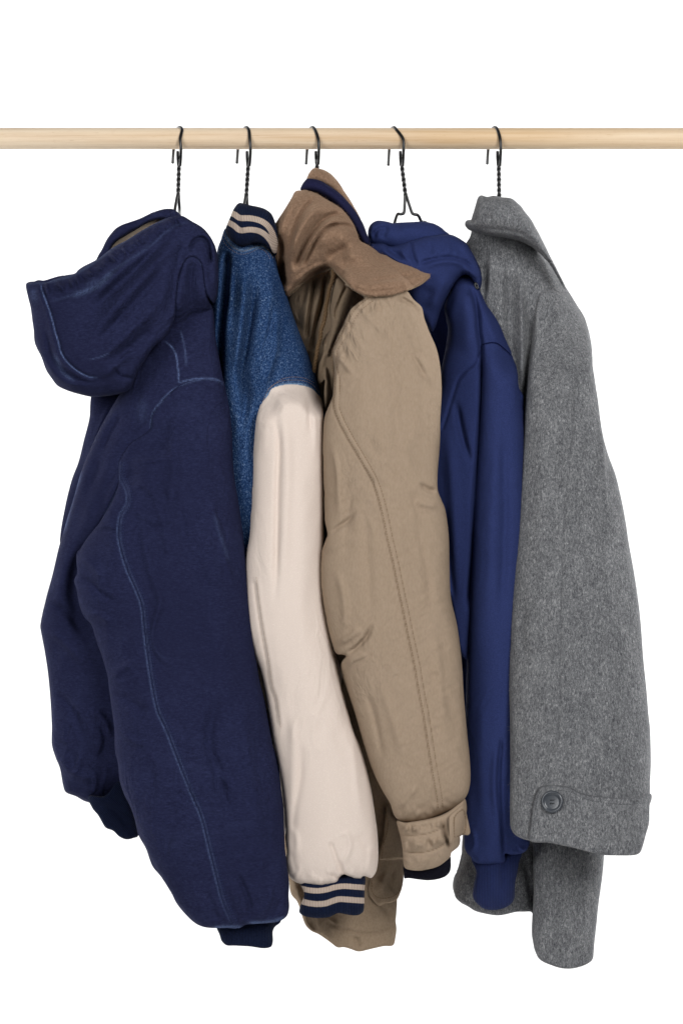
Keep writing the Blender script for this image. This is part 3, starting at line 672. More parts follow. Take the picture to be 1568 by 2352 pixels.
fS = Field(pt("3: 1180,0 1250,-50 1350,-60 1440,0 1485,100 1488,400 1490,1000 1520,1200 1560,1400 6: 40,200 110,400 150,600 170,800 155,930 70,950 5: 1540,975 1450,985 1340,950 1305,870 1308,700 1290,500 1250,300 1200,0 3: 1130,1200 1120,900 1150,650 1165,300"), base=.12, T=.05, p=.36, Tb=.05,
    strokes=[S("3: 1258,90 1262,180 1280,300 1275,500 1270,800 1262,1100", 11, -6.5), S("3: 1240,80 1225,200 1205,400", 18, 3), S("3: 1300,60 1305,200 1320,400 1310,700 1300,1000", 20, 4.5),
             S("3: 1430,70 1445,200 1450,400", 10, 3), S("3: 1405,60 1420,180 1430,300", 7, -2.5), S("3: 1380,300 1400,700 1380,1100 5: 1440,100", 34, 3),
             S(seamB, 5, -3, taper=.05), S(offs(seamB, -9), 5, 1.2, taper=.05), S("5: 1320,100 1345,300 1340,500 1330,700", 18, 3.5), S("5: 1375,250 1380,450 1350,650 1345,800 1355,930", 12, -3.5),
             S("F: 480,600 560,560 590,660 555,760 530,880", 10, 3.5), S("F: 430,620 480,760 520,870 525,900", 8, -4.5, taper=.15), S("F: 640,560 700,640 760,700", 14, -2.5), S("F: 420,880 470,900 490,930", 6, -4),
             S("F: 180,900 150,800 130,700", 8, -2), S("F: 700,900 740,780 745,640", 9, 2.5), S("F: 120,480 170,620 160,760", 12, 3), S("4: 40,1440 6: 60,400 90,700", 14, 3)]
             +gathers("F: 120,930 200,945 300,960 400,975 480,935 530,890 620,905 740,900", 16, 42, 5.5, 3.0, 23, side=-.7)
             +gathers("3: 1240,70 1290,48 1345,42 1400,50 1440,70", 13, 30, 3.2, 1.6, 24, side=.6)
             +gathers(seamB, 16, 10, 3.2, .7, 25, ang=60),
    noise=[(2.4, 55, 260, 3, 'v', 14), (1.0, 26, 90, 10, 'r', 15)],
    welds=[(fD, smooth(pt("3: 1205,115 1238,65 1290,42 1340,38 1400,45 1440,62 1470,95"), closed=False, step=8), 55, .0008)])
sheet('sleeve', bsl, fS, BEIGE, dj, r=7, label='beige cotton sleeve', wear_seam_shade=[(seamB, 1.6, .8), (offs(seamB, -6), 1, .5)])
stitches([offs(seamB, -6)], fS, THREAD_BEIGE, dj, rad=.0003)
fSc = Field(pt("F: 200,880 300,900 480,880 700,870 702,1000 700,1160 640,1240 480,1240 400,1260 300,1260 190,1220 200,1100"), base=.12, T=.035, p=.4, Tb=.03,
    strokes=[S("F: 540,900 500,1000 490,1100 480,1200", 14, -3.5), S("F: 610,900 580,1050 570,1200", 14, 3), S("F: 290,960 290,1220", 16, 1.6)])
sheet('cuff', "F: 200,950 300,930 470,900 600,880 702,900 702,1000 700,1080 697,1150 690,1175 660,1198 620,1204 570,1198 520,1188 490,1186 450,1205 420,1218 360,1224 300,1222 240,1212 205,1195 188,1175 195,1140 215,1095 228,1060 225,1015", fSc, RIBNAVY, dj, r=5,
    stripes=[("F: 210,992 260,1004 330,1010 400,1002 460,985 530,974 610,978 710,986", 6.2), ("F: 220,1096 270,1108 330,1114 400,1108 450,1090 500,1076 560,1078 640,1084 710,1088", 6.6)], ribs="F: 190,1100 700,1100")

# ================================================================== TAN JACKET WITH FLEECE COLLAR
tj = thing('tan_jacket', 'tan padded jacket with a brown fleece collar, third on the rod', 'jacket')
FK[0] = 1.2
fT0 = Field(pt("0: 655,660 700,620 780,600 860,640 900,800 900,1200 930,1600 938,1880 935,2040 930,2200 920,2330 870,2340 824,2340 760,2340 700,2290 660,2200 655,2080 650,2020 650,1900 660,1600 700,1000 670,760"), base=-.01, T=.075, p=.4, Tb=.12,
    strokes=[S("0: 680,1990 695,2060 720,2120", 8, -3), S("0: 668,1990 678,2040 700,2100", 5, 2), S("F: 740,1000 800,1000 850,900", 20, 2), S("F: 940,1270 800,1340 700,1350 560,1320 480,1290 400,1240", 4, -2.4, taper=.05),
             S("F: 950,1280 800,1355 700,1365 560,1335 480,1305", 8, 1.6), S("F: 380,1230 470,1280 460,1420", 9, 2.5), S("F: 600,1350 640,1400 655,1480", 10, -3), S("F: 700,1060 800,1160 820,1280", 16, 3),
             S("F: 250,1200 330,1330 400,1400", 12, -2.5), S("F: 180,960 210,1080 230,1200", 10, 3), S("F: 900,1290 935,1340 925,1420", 6, -2.5), S("F: 820,1100 900,1200 930,1300", 10, -2.5),
             S("D: 500,330 470,450 430,620 380,700", 4, -4), S("D: 640,230 600,450 560,700 520,1000 500,1200", 6, -11, taper=.1), S("D: 560,300 540,500 470,900 440,1100", 14, 5),
             S("D: 810,170 770,400 740,640 640,1000 560,1400", 7, -14, taper=.1), S("D: 730,300 690,500 620,700 560,1000", 10, 3)],
    noise=[(2.2, 60, 120, 20, 'v', 31), (1.2, 28, 60, 30, 'r', 32)])
sheet('body', "0: 655,668 665,640 720,610 800,610 860,640 900,800 900,1200 920,1600 926,1880 928,1960 925,2040 F: 1005,870 985,960 960,1050 955,1130 950,1200 945,1260 952,1300 945,1370 925,1438 850,1445 740,1470 655,1487 600,1470 540,1453 490,1455 440,1420 400,1390 340,1350 280,1322 240,1280 215,1220 195,1150 170,1090 135,1050 118,1010 110,930 0: 655,1980 648,1900 615,1600 640,1100 700,930 680,800 665,720", fT0, TANLIN, tj, r=7, label='tan lower back and open front of the jacket',
      wear_seam_shade=[("D: 500,330 480,440 430,560 385,690 290,830", 1.4, .9), ("F: 740,920 735,1000 760,1080 800,1120 870,1115 940,1080 990,980", 1.3, .6)])
# pocket with a flap
fP = Field(pt("F: 870,330 1010,600 1010,800 1005,960 960,1080 880,1110 790,1110 745,1060 740,900 800,700"), conform=(fT0, .004), T=.003, p=.4, Tb=0, strokes=[S("F: 880,850 840,950 870,1050", 8, 1.6), S("F: 950,800 900,950 940,1020", 8, -1.5)])
fP2 = Field(pt("F: 870,330 1010,600 1010,800 1005,960 960,1080 880,1110 790,1110 745,1060 740,900 800,700"), conform=(fP, .003), T=0)
sheet('pocket', "F: 745,915 800,760 870,560 900,560 1000,590 1015,760 1010,870 1000,960 980,1030 950,1085 900,1108 860,1112 820,1128 790,1112 765,1085 740,1050 728,1000", fP, TANLIN, tj, thick=.004, wear_seam_shade=[("F: 765,930 760,1000 780,1040 830,1066 900,1060 950,1035 985,980", 1.2, .7)])
sheet('pocket_flap', "F: 880,310 905,400 960,460 990,560 1000,650 1010,755 960,762 900,768 840,768 815,765 812,740 830,660 850,560 862,440", fP2, TANLIN, tj, thick=.004, wear_seam_shade=[("F: 890,420 890,480 875,560 850,640 835,740", 1.2, .8)])
stitches(["F: 762,925 757,1000 780,1045 830,1068 900,1062 950,1037 988,980 1000,900", "F: 835,760 850,650 880,540 890,430"], fP2, THREAD_TAN, tj, rad=.0003, off=.0003)
# inner front facings and drawstring
fI = Field(pt("D: 650,150 820,120 700,1000 540,1700 420,1700 480,1000 600,600"), base=.02, T=.01, strokes=[S("D: 800,200 740,500 600,900", 10, -6)])
fI2 = Field(pt("D: 850,120 960,160 1150,350 1250,440 1100,900 900,1300 760,1700 700,2300 780,2350 860,2100 800,1500 820,1250 860,1000 850,760 860,600 900,300"), base=.075, T=.028, p=.5,
    strokes=[S("D: 1130,350 1060,480 990,650 950,780 955,900", 3, -6, taper=.1), S("D: 1110,340 1030,470 960,640 930,780", 3, 1.5), S("D: 820,1250 760,1500 700,1800", 8, 2)])
sheet('front_facing', "D: 850,100 880,70 960,160 1080,260 1200,430 1300,470 1200,700 1050,1000 950,1300 930,1600 920,1900 880,2150 830,2352 790,2352 775,2200 770,2000 780,1830 700,1900 670,1800 690,1600 760,1400 740,1250 800,1130 860,1050 875,930 855,760 862,640 880,450 900,300", fI2, TANLIN, tj)
P = smooth(pt("D: 905,110 915,180 890,300 850,420 830,560 800,680 790,800 760,950 720,1060 710,1180 670,1320 650,1450 620,1600 600,1720"), closed=False, step=1.5)
J = ([], [])
for s_ in range(3):
    A = []
    for i, (x_, y_) in enumerate(P):
        a = i*.42+s_*2.094; A.append(wp(x_+2.6*math.cos(a), y_, .095-.02*i/len(P)+.0013*math.sin(a)))
    tube('', A, .0013, FLEECE, seg=6, join=J)
CORD = plain_mat('brown_cord', lin(112, 90, 66), lin(140, 116, 90), lin(76, 58, 40), (1500, 1500, 1500), .0004)
mesh_obj('drawstring', J[0], J[1], CORD, tj)
# sleeve
tsl = "0: 790,650 830,660 880,660 930,665 950,688 968,705 974,730 985,760 1002,800 1011,845 1014,900 1011,960 1010,1020 1005,1080 1005,1125 1012,1145 1022,1170 1030,1230 1032,1300 1035,1370 1050,1440 1060,1520 1065,1600 1072,1680 1078,1740 1080,1790 1075,1820 1065,1838 1055,1850 1040,1862 1020,1868 980,1885 950,1888 920,1886 906,1875 895,1845 880,1820 855,1770 835,1710 815,1640 795,1580 785,1550 783,1530 787,1518 795,1508 788,1504 775,1503 765,1490 750,1440 745,1400 737,1360 735,1320 738,1270 748,1240 752,1228 745,1190 742,1130 740,1060 742,1000 745,960 D: 840,2250 900,2100 915,1900 925,1700 920,1560 890,1400 930,1280 990,1130 1060,1000 1120,860 1180,740 1290,640 1400,540"
ragl = "D: 1480,520 1400,580 1300,660 1210,760 1150,880 1070,1050 990,1180 900,1310 880,1400 865,1560 880,1680 910,1780 920,1900 0: 765,935 775,965 790,995 810,1030 835,1072 855,1110 868,1150 878,1190 888,1240 900,1290 912,1350 925,1410 935,1460 950,1530 960,1590 970,1640 985,1740 1000,1830 1003,1860"
FK[0] = 1.0
fT = Field(pt("0: 790,620 870,600 950,660 985,740 1014,840 1014,960 1008,1100 1030,1200 1035,1370 1058,1500 1072,1680 1082,1790 1068,1840 1020,1870 950,1895 905,1880 860,1780 815,1640 783,1530 765,1490 742,1390 735,1310 745,1180 740,1040 742,940 750,860 770,760"), base=.135, T=.055, p=.36, Tb=.05,
    strokes=[S(ragl, 3, -1.1, taper=.03), S(offs(ragl, -8), 4, .7, taper=.04), S(offs(ragl, -14), 2.5, -.9, taper=.04),
             S("0: 752,1232 775,1212 800,1195 820,1170", 8, -4.5), S("0: 740,1270 775,1250 820,1225", 16, 3), S("0: 790,1506 815,1490 840,1465 858,1430", 8, -6), S("0: 785,1530 815,1515 850,1500", 12, 3), S("0: 770,1480 800,1465 830,1440", 12, 5),
             S("0: 1007,1130 985,1125 960,1110", 10, -5), S("0: 1012,1160 985,1160 950,1150", 12, 3.5), S("E: 480,1240 540,1350 600,1480 640,1568", 8, 3.5), S("E: 440,1240 500,1370 560,1500", 9, -2.5),
             S("D: 910,1430 930,1550 925,1700 900,1850", 8, -5), S("D: 960,1450 1060,1550 1160,1680 1230,1760", 10, 3.4), S("D: 1060,1200 1080,1400 1120,1560", 10, -3), S("D: 1150,880 1180,1000 1190,1150", 8, -2.5),
             S("E: 140,770 150,840 170,900", 6, -2), S("E: 290,740 400,800 480,860 530,940", 8, -4), S("E: 340,730 430,775 500,830", 6, 3), S("E: 60,760 80,860 90,950", 8, 2),
             S("0: 760,1000 775,1100 780,1200", 12, 3), S("0: 800,1060 800,1180 790,1300", 22, -3), S("0: 770,1300 790,1380 790,1460", 14, 3.5), S("0: 830,1130 845,1300 850,1450", 18, -2.5),
             S("0: 950,760 965,900 960,1050", 26, 3), S("0: 900,720 905,900 920,1080", 20, -2.5), S("0: 870,1560 900,1650 930,1750", 16, 3), S("0: 990,1400 1010,1560 1020,1720", 16, 2.5), S("0: 830,1560 860,1650 880,1760", 12, -3),
             S("0: 950,1180 980,1300 990,1420", 14, -2.5), S("0: 905,1860 930,1840 960,1800", 10, 2.5)]
             +gathers("0: 915,1884 950,1886 985,1878 1020,1866 1058,1846", 14, 42, 4.5, 2.2, 33, side=-.8)
             +gathers(ragl[:0]+"0: 780,975 830,1062 868,1150 888,1240 912,1350 935,1460 960,1590 985,1740", 30, 20, 3.2, 1.0, 34, ang=20)
             +gathers("C: 800,1250 900,1270 1000,1265 1200,1240 1300,1290", 9, 45, 5, 1.6, 35, side=.8),
    noise=[(2.4, 60, 220, -8, 'v', 33), (1.4, 26, 80, -25, 'r', 34), (.6, 14, 26, 60, 'r', 36)])
sheet('sleeve', tsl, fT, TAN, tj, r=8, wear_seam_shade=[(ragl, 1.3, .9), (offs(ragl, -14), 1., .6)])
stitches([offs(ragl, -14), offs(ragl, -3)], fT, THREAD_TAN, tj, rad=.00028, off=.0001)
FK[0] = 2.3
fTc = Field(pt("F: 960,400 1200,380 1480,280 1500,400 1450,600 1390,720 1300,840 1150,880 1010,850 980,600"), base=.14, T=.04, p=.42, Tb=.03,
    strokes=[S("F: 975,570 1080,575 1200,560 1300,525 1340,500", 3, -.9, taper=.05), S("F: 1000,700 1100,712 1200,700 1300,660 1360,600", 3, -1, taper=.05), S("F: 1310,430 1320,520 1350,620 1385,700", 6, -3)]
             +gathers("F: 990,520 1100,520 1200,505 1310,480", 15, 24, 3.5, 1.8, 41)+gathers("F: 990,640 1100,650 1200,640 1330,600", 17, 34, 3.2, 2.2, 42)+gathers("F: 1020,770 1150,780 1300,740 1380,690", 9, 24, 4, .9, 43))
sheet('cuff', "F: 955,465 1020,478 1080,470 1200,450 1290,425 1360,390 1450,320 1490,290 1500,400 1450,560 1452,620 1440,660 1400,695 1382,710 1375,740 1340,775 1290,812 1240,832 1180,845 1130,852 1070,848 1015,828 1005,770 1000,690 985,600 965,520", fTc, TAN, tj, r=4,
      wear_seam_shade=[("F: 975,570 1080,575 1200,560 1300,525", 1.1, .8), ("F: 1000,700 1100,712 1200,700 1300,660 1360,600", 1.2, .9)])
fTt = Field(pt("F: 1360,440 1480,330 1530,560 1380,650"), conform=(fTc, .0105), T=.002, Tb=0, p=.4, strokes=[])
sheet('cuff_tab', "F: 1362,430 1372,415 1420,375 1478,332 1488,345 1500,400 1515,470 1530,545 1528,558 1510,575 1480,568 1440,590 1400,625 1375,642 1365,630 1366,560", fTt, TAN, tj, thick=.005, wear_seam_shade=[("F: 1405,590 1405,500 1405,430 1475,375 1485,550 1405,590", 1.1, .9)])
stitches(["F: 1407,590 1407,432 1476,378 1486,552 1407,590"], fTt, THREAD_TAN, tj, rad=.0003)
fTl = Field(pt("F: 1010,700 1380,700 1380,840 1330,920 1200,930 1010,920"), base=.135, T=.02, p=.4)
sheet('cuff_lining', "F: 1015,800 1200,800 1370,740 1378,780 1376,840 1360,875 1330,900 1270,920 1200,928 1130,922 1060,912 1025,912 1015,920 1010,890", fTl, BLACKLIN, tj, label='black lining showing below the tan cuff')
# collar: standing fleece collar, navy band, turned out wing
fK = Field(pt("C: 340,170 380,90 410,68 470,80 560,130 610,200 700,320 780,440 850,580 900,700 850,650 600,300"), base=.03, T=.028, p=.42, Tb=.05)
sheet('collar_stand', "C: 338,175 345,150 362,115 385,85 410,70 450,76 500,90 550,118 590,155 640,215 680,280 740,370 780,440 815,500 845,570 860,620 800,600 600,350 450,230", fK, FLEECE, tj, r=4)
fKb = Field(pt("C: 270,270 290,230 340,165 420,170 520,220 640,300 730,390 820,510 880,640 925,790 860,780 780,650 600,400 440,300"), base=.058, T=.024, p=.42, Tb=.04)
sheet('neck_band', "C: 280,272 290,235 315,195 345,168 420,175 480,195 530,225 600,272 660,320 720,385 770,445 820,520 860,590 890,670 910,730 925,790 900,790 830,760 800,680 700,500 560,390 440,330 380,290", fKb, BAND, tj, r=4, label='navy band inside the collar')
FK[0] = 2.0
fKc = Field(pt("C: 230,280 300,265 420,300 560,380 690,470 760,560 820,700 900,760 1010,860 1150,930 1300,990 1480,1050 1400,1160 1250,1220 1000,1265 850,1250 750,1200 640,1080 540,980 350,1060 150,1260 100,1100 20,800 40,560 150,400"), base=.07, gx=.25, T=.065, p=.45, Tb=.04, over=[(fT, smooth(pt(tsl), step=8), 70, .012)],
    strokes=[S("C: 430,320 330,430 250,560 200,700 160,850", 7, -5, taper=.2), S("C: 240,300 170,450 110,600 80,750", 12, 4), S("C: 560,430 460,440 380,490 300,600 230,750 190,950", 17, 8),
             S("C: 690,480 600,500 500,540 420,620 340,740 270,880 230,1020", 12, -8, taper=.15), S("C: 740,590 660,575 560,570 470,640 400,720 320,860 280,980", 8, 6), S("C: 800,660 700,600 600,600 500,640 420,740 350,880 300,1010", 5, -6, taper=.15),
             S("C: 800,760 650,690 520,700 420,840", 30, 4), S("C: 740,780 660,830 580,870 500,900", 16, -5), S("C: 160,880 120,1000 140,1200", 16, -9), S("C: 60,640 110,780 110,1000 130,1180", 14, -12),
             S("C: 900,1120 1000,1105 1150,1085 1300,1060 1400,1040", 7, -2.2, taper=.12), S("C: 890,1150 1000,1140 1150,1120 1300,1090", 8, 1.2),
             S("C: 740,1120 800,1180 880,1205 1000,1210 1120,1195 1250,1160 1380,1100 1430,1070", 3, -1.6, taper=.05),
             S("C: 530,960 620,970 720,1040 790,1130", 5, 2.5), S("C: 560,960 480,960 360,1020 200,1160", 8, 3.5), S("C: 1000,900 1100,980 1200,1020", 16, -2), S("C: 640,840 780,880 900,960 960,1050", 26, 5)],
    noise=[(1.0, 24, 24, 0, 'v', 45), (.7, 5, 5, 0, 'v', 46)])
kol = "C: 278,278 240,282 222,300 205,335 160,410 110,490 70,550 40,600 10,700 0,800 0,900 20,980 50,1060 80,1150 120,1230 158,1252 185,1225 230,1180 290,1130 340,1105 400,1060 440,1035 510,1010 550,985 568,990 600,1025 660,1075 715,1130 750,1175 795,1208 850,1235 900,1250 960,1256 1020,1254 1100,1248 1180,1228 1240,1205 1310,1180 1390,1140 1445,1105 1480,1075 1478,1052 1430,1040 1400,1030 1350,1003 1280,975 1180,938 1130,912 1080,882 1010,860 970,825 900,780 830,740 800,660 770,590 730,530 700,490 650,440 590,400 520,360 440,310 400,295 350,275"
sheet('fleece_collar', kol, fKc, FLEECE, tj, r=8)
fKu = Field(pt(kol.replace("C:", "C:")), conform=(fKc, -.006), T=0)
sheet('collar_underside', "C: 150,1250 200,1195 290,1130 400,1050 540,985 600,1000 700,1100 760,1180 850,1225 960,1240 1180,1215 1390,1125 1450,1065 1468,1076 1445,1108 1395,1148 1310,1188 1240,1213 1100,1256 960,1263 900,1257 850,1243 790,1214 740,1180 640,1080 570,1010 540,1018 500,1032 450,1046 400,1075 350,1108 290,1150 250,1200 160,1268", fKu, TANLIN, tj, thick=.002, label='tan underside of the turned collar')

# ================================================================== BLUE HOODIE
hj = thing('hoodie', 'royal blue hooded sweatshirt between the tan jacket and grey coat', 'hoodie')
FK[0] = 1.4
fh0 = Field(pt("E: 840,560 930,540 1040,650 1100,800 1220,970 1290,1130 1350,1300 1400,1568 4: 800,700 700,1568 500,1568 400,900 380,300 E: 690,1568 700,1400 725,1300 755,1130 766,1010 740,930 735,850 757,760 790,690"), base=.03, T=.06, p=.42, Tb=.12,
    strokes=[S("E: 940,600 1000,750 1030,900 1040,1050 1060,1180 1070,1400 4: 640,150 628,350 610,600 600,800 590,950 578,1100", 9, -8, taper=.08), S("E: 820,650 780,800 740,950 760,1100 730,1300", 14, -4), S("E: 900,640 940,850 950,1100 900,1300", 34, 5),
             S("E: 1060,1230 1000,1360 940,1410 870,1480 830,1568 4: 485,180 458,260", 3.5, -2.6, taper=.06), S("E: 1060,1260 1010,1375 950,1425 880,1495", 6, 1.6), S("E: 1020,760 1100,900 1180,1100 1300,1230", 20, 4),
             S("4: 520,100 560,300 600,420", 12, -5), S("4: 480,200 500,400 520,700 530,1000", 22, 4), S("4: 470,560 490,800 520,1100", 12, -4)],
    noise=[(1.6, 50, 180, 0, 'v', 51)])
sheet('body', "E: 830,620 870,570 920,550 960,550 1010,600 1045,690 1100,790 1140,860 1200,950 1240,1030 1270,1110 1310,1200 1350,1290 1390,1450 1400,1568 4: 800,500 760,1100 660,1300 560,1300 520,1130 490,1000 400,900 400,300 430,200 E: 690,1500 712,1400 730,1300 760,1130 770,1010 740,930 735,850 760,760 790,690", fh0, HOOD, hj, r=7, wear_seam_shade=[("E: 1060,1230 1000,1360 940,1410 870,1480 830,1568", 1.6, .9)])
hsl = "E: 1070,1180 1110,1166 1160,1160 1200,1165 1240,1190 1275,1230 1310,1250 1350,1300 1375,1370 1390,1450 1400,1568 4: 835,100 835,600 830,1568 6: 800,300 800,500 850,740 863,765 858,790 845,812 820,824 780,828 750,822 750,845 748,862 738,870 700,873 650,872 625,868 605,858 590,835 575,820 566,800 564,770 566,700 565,600 570,300 4: 575,1400 578,1100 590,950 600,800 610,600 628,350 640,150 E: 1072,1400 1070,1300"
fhs = Field(pt("E: 1040,1000 1150,980 1260,1050 1330,1180 1380,1350 1405,1568 4: 840,300 845,800 835,1568 6: 850,400 870,780 800,850 700,885 600,870 560,780 565,400 4: 572,1400 590,950 625,350 645,0 E: 1065,1300"), base=.065, T=.05, p=.42, Tb=.05,
    strokes=[S("6: 735,280 722,500 735,700 742,830 744,870", 6, -5, taper=.1), S("6: 715,300 700,500 715,700", 12, 3), S("6: 640,100 640,400 650,700", 22, 2.5), S("4: 700,200 690,700 670,1200", 26, 3), S("4: 740,100 750,600 730,1200", 16, -3),
             S("6: 770,500 800,650 830,780", 10, 4), S("6: 790,560 840,660", 10, -3), S("6: 590,830 610,780 600,700", 8, 2.5)]
             +gathers("6: 600,868 660,872 740,870", 7, 22, 4, 1.6, 52, side=-.7)+gathers("6: 760,826 850,815", 5, 24, 4, 2.2, 53, side=-.6),
    noise=[(1.8, 45, 220, 0, 'v', 54), (.6, 18, 60, 0, 'r', 55)],
    welds=[(fh0, smooth(pt("E: 1070,1190 1110,1166 1160,1160 1210,1165 1270,1220 1340,1290"), closed=False, step=8), 60, .003)])
sheet('sleeve', hsl, fhs, HOOD, hj, r=8)
fhi = Field(pt("E: 500,650 800,600 900,900 850,1500 4: 700,1500 500,1500 380,700"), base=-.09, T=.02)
sheet('front_panel_or_backing', "E: 520,700 700,640 850,640 900,800 900,1500 4: 700,700 690,1700 540,1700 470,1200 400,900 380,300 E: 560,1200 560,950", fhi, HOOD, hj)  # backing sheet added deep inside so the gap beside the body goes dark
# shoulder seam puckers
stitches(["E: 1072,1180 1110,1170 1160,1164 1205,1170 1245,1198 1300,1246 1340,1298"], fhs, simple('dark_blue_thread', lin(20, 26, 62), .9, .1), hj, dash=6, gap=1, rad=.0006)
fhc = Field(pt("6: 600,820 850,780 820,900 795,1000 770,1080 640,1090 600,1020"), base=.05, T=.04, p=.42, Tb=.03, strokes=[S("6: 755,820 735,900 745,1000", 10, -2.5), S("6: 680,880 690,960 700,1060", 16, 2)])
sheet('cuff', "6: 598,850 650,840 740,840 760,810 830,805 826,830 815,860 805,920 798,950 795,990 794,1025 785,1045 765,1063 735,1077 690,1083 660,1078 640,1068 618,1048 605,1028 607,990 615,950 622,915 612,885", fhc, RIBBLUE, hj, r=5, ribs="6: 590,950 830,950")
# hood
fhh2 = Field(pt("E: 55,290 45,190 60,110 120,70 200,70 280,92 400,80 520,75 640,95 720,140 780,195 700,300 400,350 200,320"), base=.02, T=.04, p=.45, Tb=.08,
    strokes=[S("E: 110,250 105,190 130,150 200,130 240,110", 7, -4), S("E: 240,120 190,180 180,240", 10, -3.5), S("E: 300,150 450,140 600,150", 22, 2.5), S("E: 70,230 75,160 120,110", 10, 3)])
sheet('hood_inside', "E: 62,290 50,220 48,160 65,115 95,85 135,70 190,74 230,82 275,93 320,88 380,85 450,82 520,78 580,84 640,98 700,130 740,165 775,198 700,300 400,350 200,320", fhh2, HOOD, hj, r=7, wear_seam_shade=[("E: 112,150 108,200 118,260", 1.4, .8)])
hoodE = "E: 70,275 110,278 150,268 200,275 225,295 260,302 300,295 340,278 380,262 430,240 480,228 550,208 640,198 720,192 780,194 830,210 890,245 930,275 960,320 1000,390 1030,450 1055,510 1068,580 1065,640 1050,690 1035,712 1018,690 1012,650 1000,640 985,600 960,565 930,553 895,560 850,600 810,660 770,720 735,790 700,870 675,950 650,1030 625,1070 560,1000 450,900 350,700 200,500 60,350"
FK[0] = 1.5
fhh = Field(pt(hoodE), base=.045, T=.055, p=.45, Tb=.05,
    strokes=[S("E: 430,250 435,320 450,390 470,440 500,470", 5, -4, taper=.12), S("E: 500,470 560,440 640,420 760,405 860,420 930,450 980,500 1005,540", 5, -4.5, taper=.12), S("E: 520,510 640,450 760,430 870,450 950,520", 12, 3),
             S("E: 200,300 240,340 300,370 380,440", 10, -5), S("E: 150,290 200,340 280,400 400,460", 9, 4), S("E: 880,500 960,530 1020,600", 14, 4), S("E: 600,640 560,780 520,900", 26, -3), S("E: 800,560 720,650 660,780 620,920", 22, 4),
             S("E: 600,250 610,330 600,400", 7, -1.6), S("E: 760,260 770,330 765,390", 10, 1.6), S("E: 350,300 370,380 430,440", 8, 2.5), S("E: 870,250 940,340 990,440", 14, 3)]
             +gathers("E: 520,440 640,400 760,385 880,400", 7, 36, 6, .9, 57, side=-.5),
    noise=[(1.2, 40, 60, 30, 'v', 58)])
sheet('hood', hoodE, fhh, HOOD, hj, r=8, wear_seam_shade=[("E: 430,250 440,340 465,430", 1.6, .7), ("E: 500,470 640,420 760,405 880,425 980,500", 1.6, .5)])
# black eyelet at the hood edge
J = ([], []); c = [wp(1093.5+5.0*math.cos(a)*.55+2*math.sin(a), 656+6.5*math.sin(a), .082) for a in np.linspace(0, 2*math.pi, 20)]
tube('', c, .0011, WIRE, seg=6, join=J); mesh_obj('eyelet', J[0], J[1], WIRE, hj)

# ================================================================== GREY WOOL COAT
gc = thing('wool_coat', 'grey melange wool coat with a buttoned cuff strap, rightmost garment', 'coat')
FK[0] = 1.0
fg0 = Field(pt("2: 590,560 800,600 900,690 1000,820 1070,930 1140,1100 1150,1400 4: 1200,600 1200,1400 6: 1150,800 900,1300 710,1300 560,1280 490,1140 505,980 550,850 4: 600,1200 600,300 2: 560,900 550,650"), base=-.03, gy=-.06, T=.07, p=.4, Tb=.13,
    strokes=[S("2: 668,670 666,760 665,900", 4, -3, taper=.1), S("2: 690,720 680,850 672,960", 9, 4), S("2: 650,700 650,800 655,950", 8, -4), S("2: 820,690 822,820 825,960 830,1200 845,1500", 10, 6), S("2: 780,700 770,900 780,1100 800,1300", 20, -10),
             S("2: 850,900 870,1050 850,1250 840,1500", 12, -12), S("2: 800,660 825,740 828,820", 3, -1.6), S("2: 930,800 1000,900 1080,1000", 16, 3), S("6: 560,840 580,950 640,1080", 16, 3), S("6: 840,830 860,950 880,1080", 12, -4), S("6: 700,900 730,1000 760,1090", 14, 3)],
    noise=[(1.5, 40, 120, 0, 'v', 61)])
sheet('body', "2: 604,560 620,585 800,600 900,660 960,760 1030,860 1075,932 1120,1010 1150,1150 1150,1400 4: 1150,600 1150,1400 6: 1150,800 1000,800 890,800 885,950 883,1060 878,1100 868,1090 840,1090 800,1091 750,1103 710,1107 650,1097 610,1085 580,1066 545,1047 522,1022 516,985 525,925 540,870 555,800 4: 640,1300 640,300 2: 650,1000 630,870 610,800 560,700 572,655 585,635 600,600", fg0, WOOL, gc, r=8, wear_seam_shade=[("2: 668,670 666,760 665,900", 1.4, .6), ("2: 800,655 826,740 832,830", 1.3, .6), ("2: 690,662 730,650 760,645", 1.3, .4)])
# far sleeve below
fg2 = Field(pt("6: 880,700 1215,700 1205,850 1195,980 1185,1150 1175,1500 1060,1560 950,1560 870,1490 868,1200 878,1000"), base=.02, T=.045, p=.4, Tb=.05, strokes=[S("6: 900,800 905,1000 900,1200", 12, -3), S("6: 1000,850 1010,1100 1020,1300", 24, 2.5), S("6: 1130,850 1120,1050 1110,1250", 12, 2)], noise=[(1.2, 40, 100, 0, 'v', 62)])
sheet('sleeve', "6: 885,740 1210,740 1205,830 1200,900 1190,980 1180,1050 1170,1150 1160,1240 1155,1300 1145,1318 1110,1338 1060,1351 1010,1350 960,1335 915,1314 896,1290 884,1240 878,1200 881,1100 884,1000 880,900 883,820", fg2, WOOL, gc, r=7)
gsl = "2: 905,900 940,870 1000,880 1040,885 1072,935 1100,980 1125,1040 1140,1110 1150,1200 1165,1300 1180,1400 4: 1190,220 1205,300 1225,370 1255,450 1280,550 1300,650 1320,780 1345,920 1365,1060 1375,1160 1385,1300 1400,1450 1408,1550 6: 1416,250 1420,400 1417,480 1415,560 1410,680 1397,730 1385,775 1375,808 1362,822 1330,828 1250,828 1200,826 1130,810 1050,790 950,770 860,762 820,750 790,730 778,700 775,600 775,400 773,200 4: 768,1400 770,1300 780,1000 790,850 800,750 820,450 830,300 2: 855,1300 875,1120 885,1010"
cen = "4: 1075,0 1062,250 1045,400 1025,650 1012,900 1005,1150 1000,1500 6: 990,350"
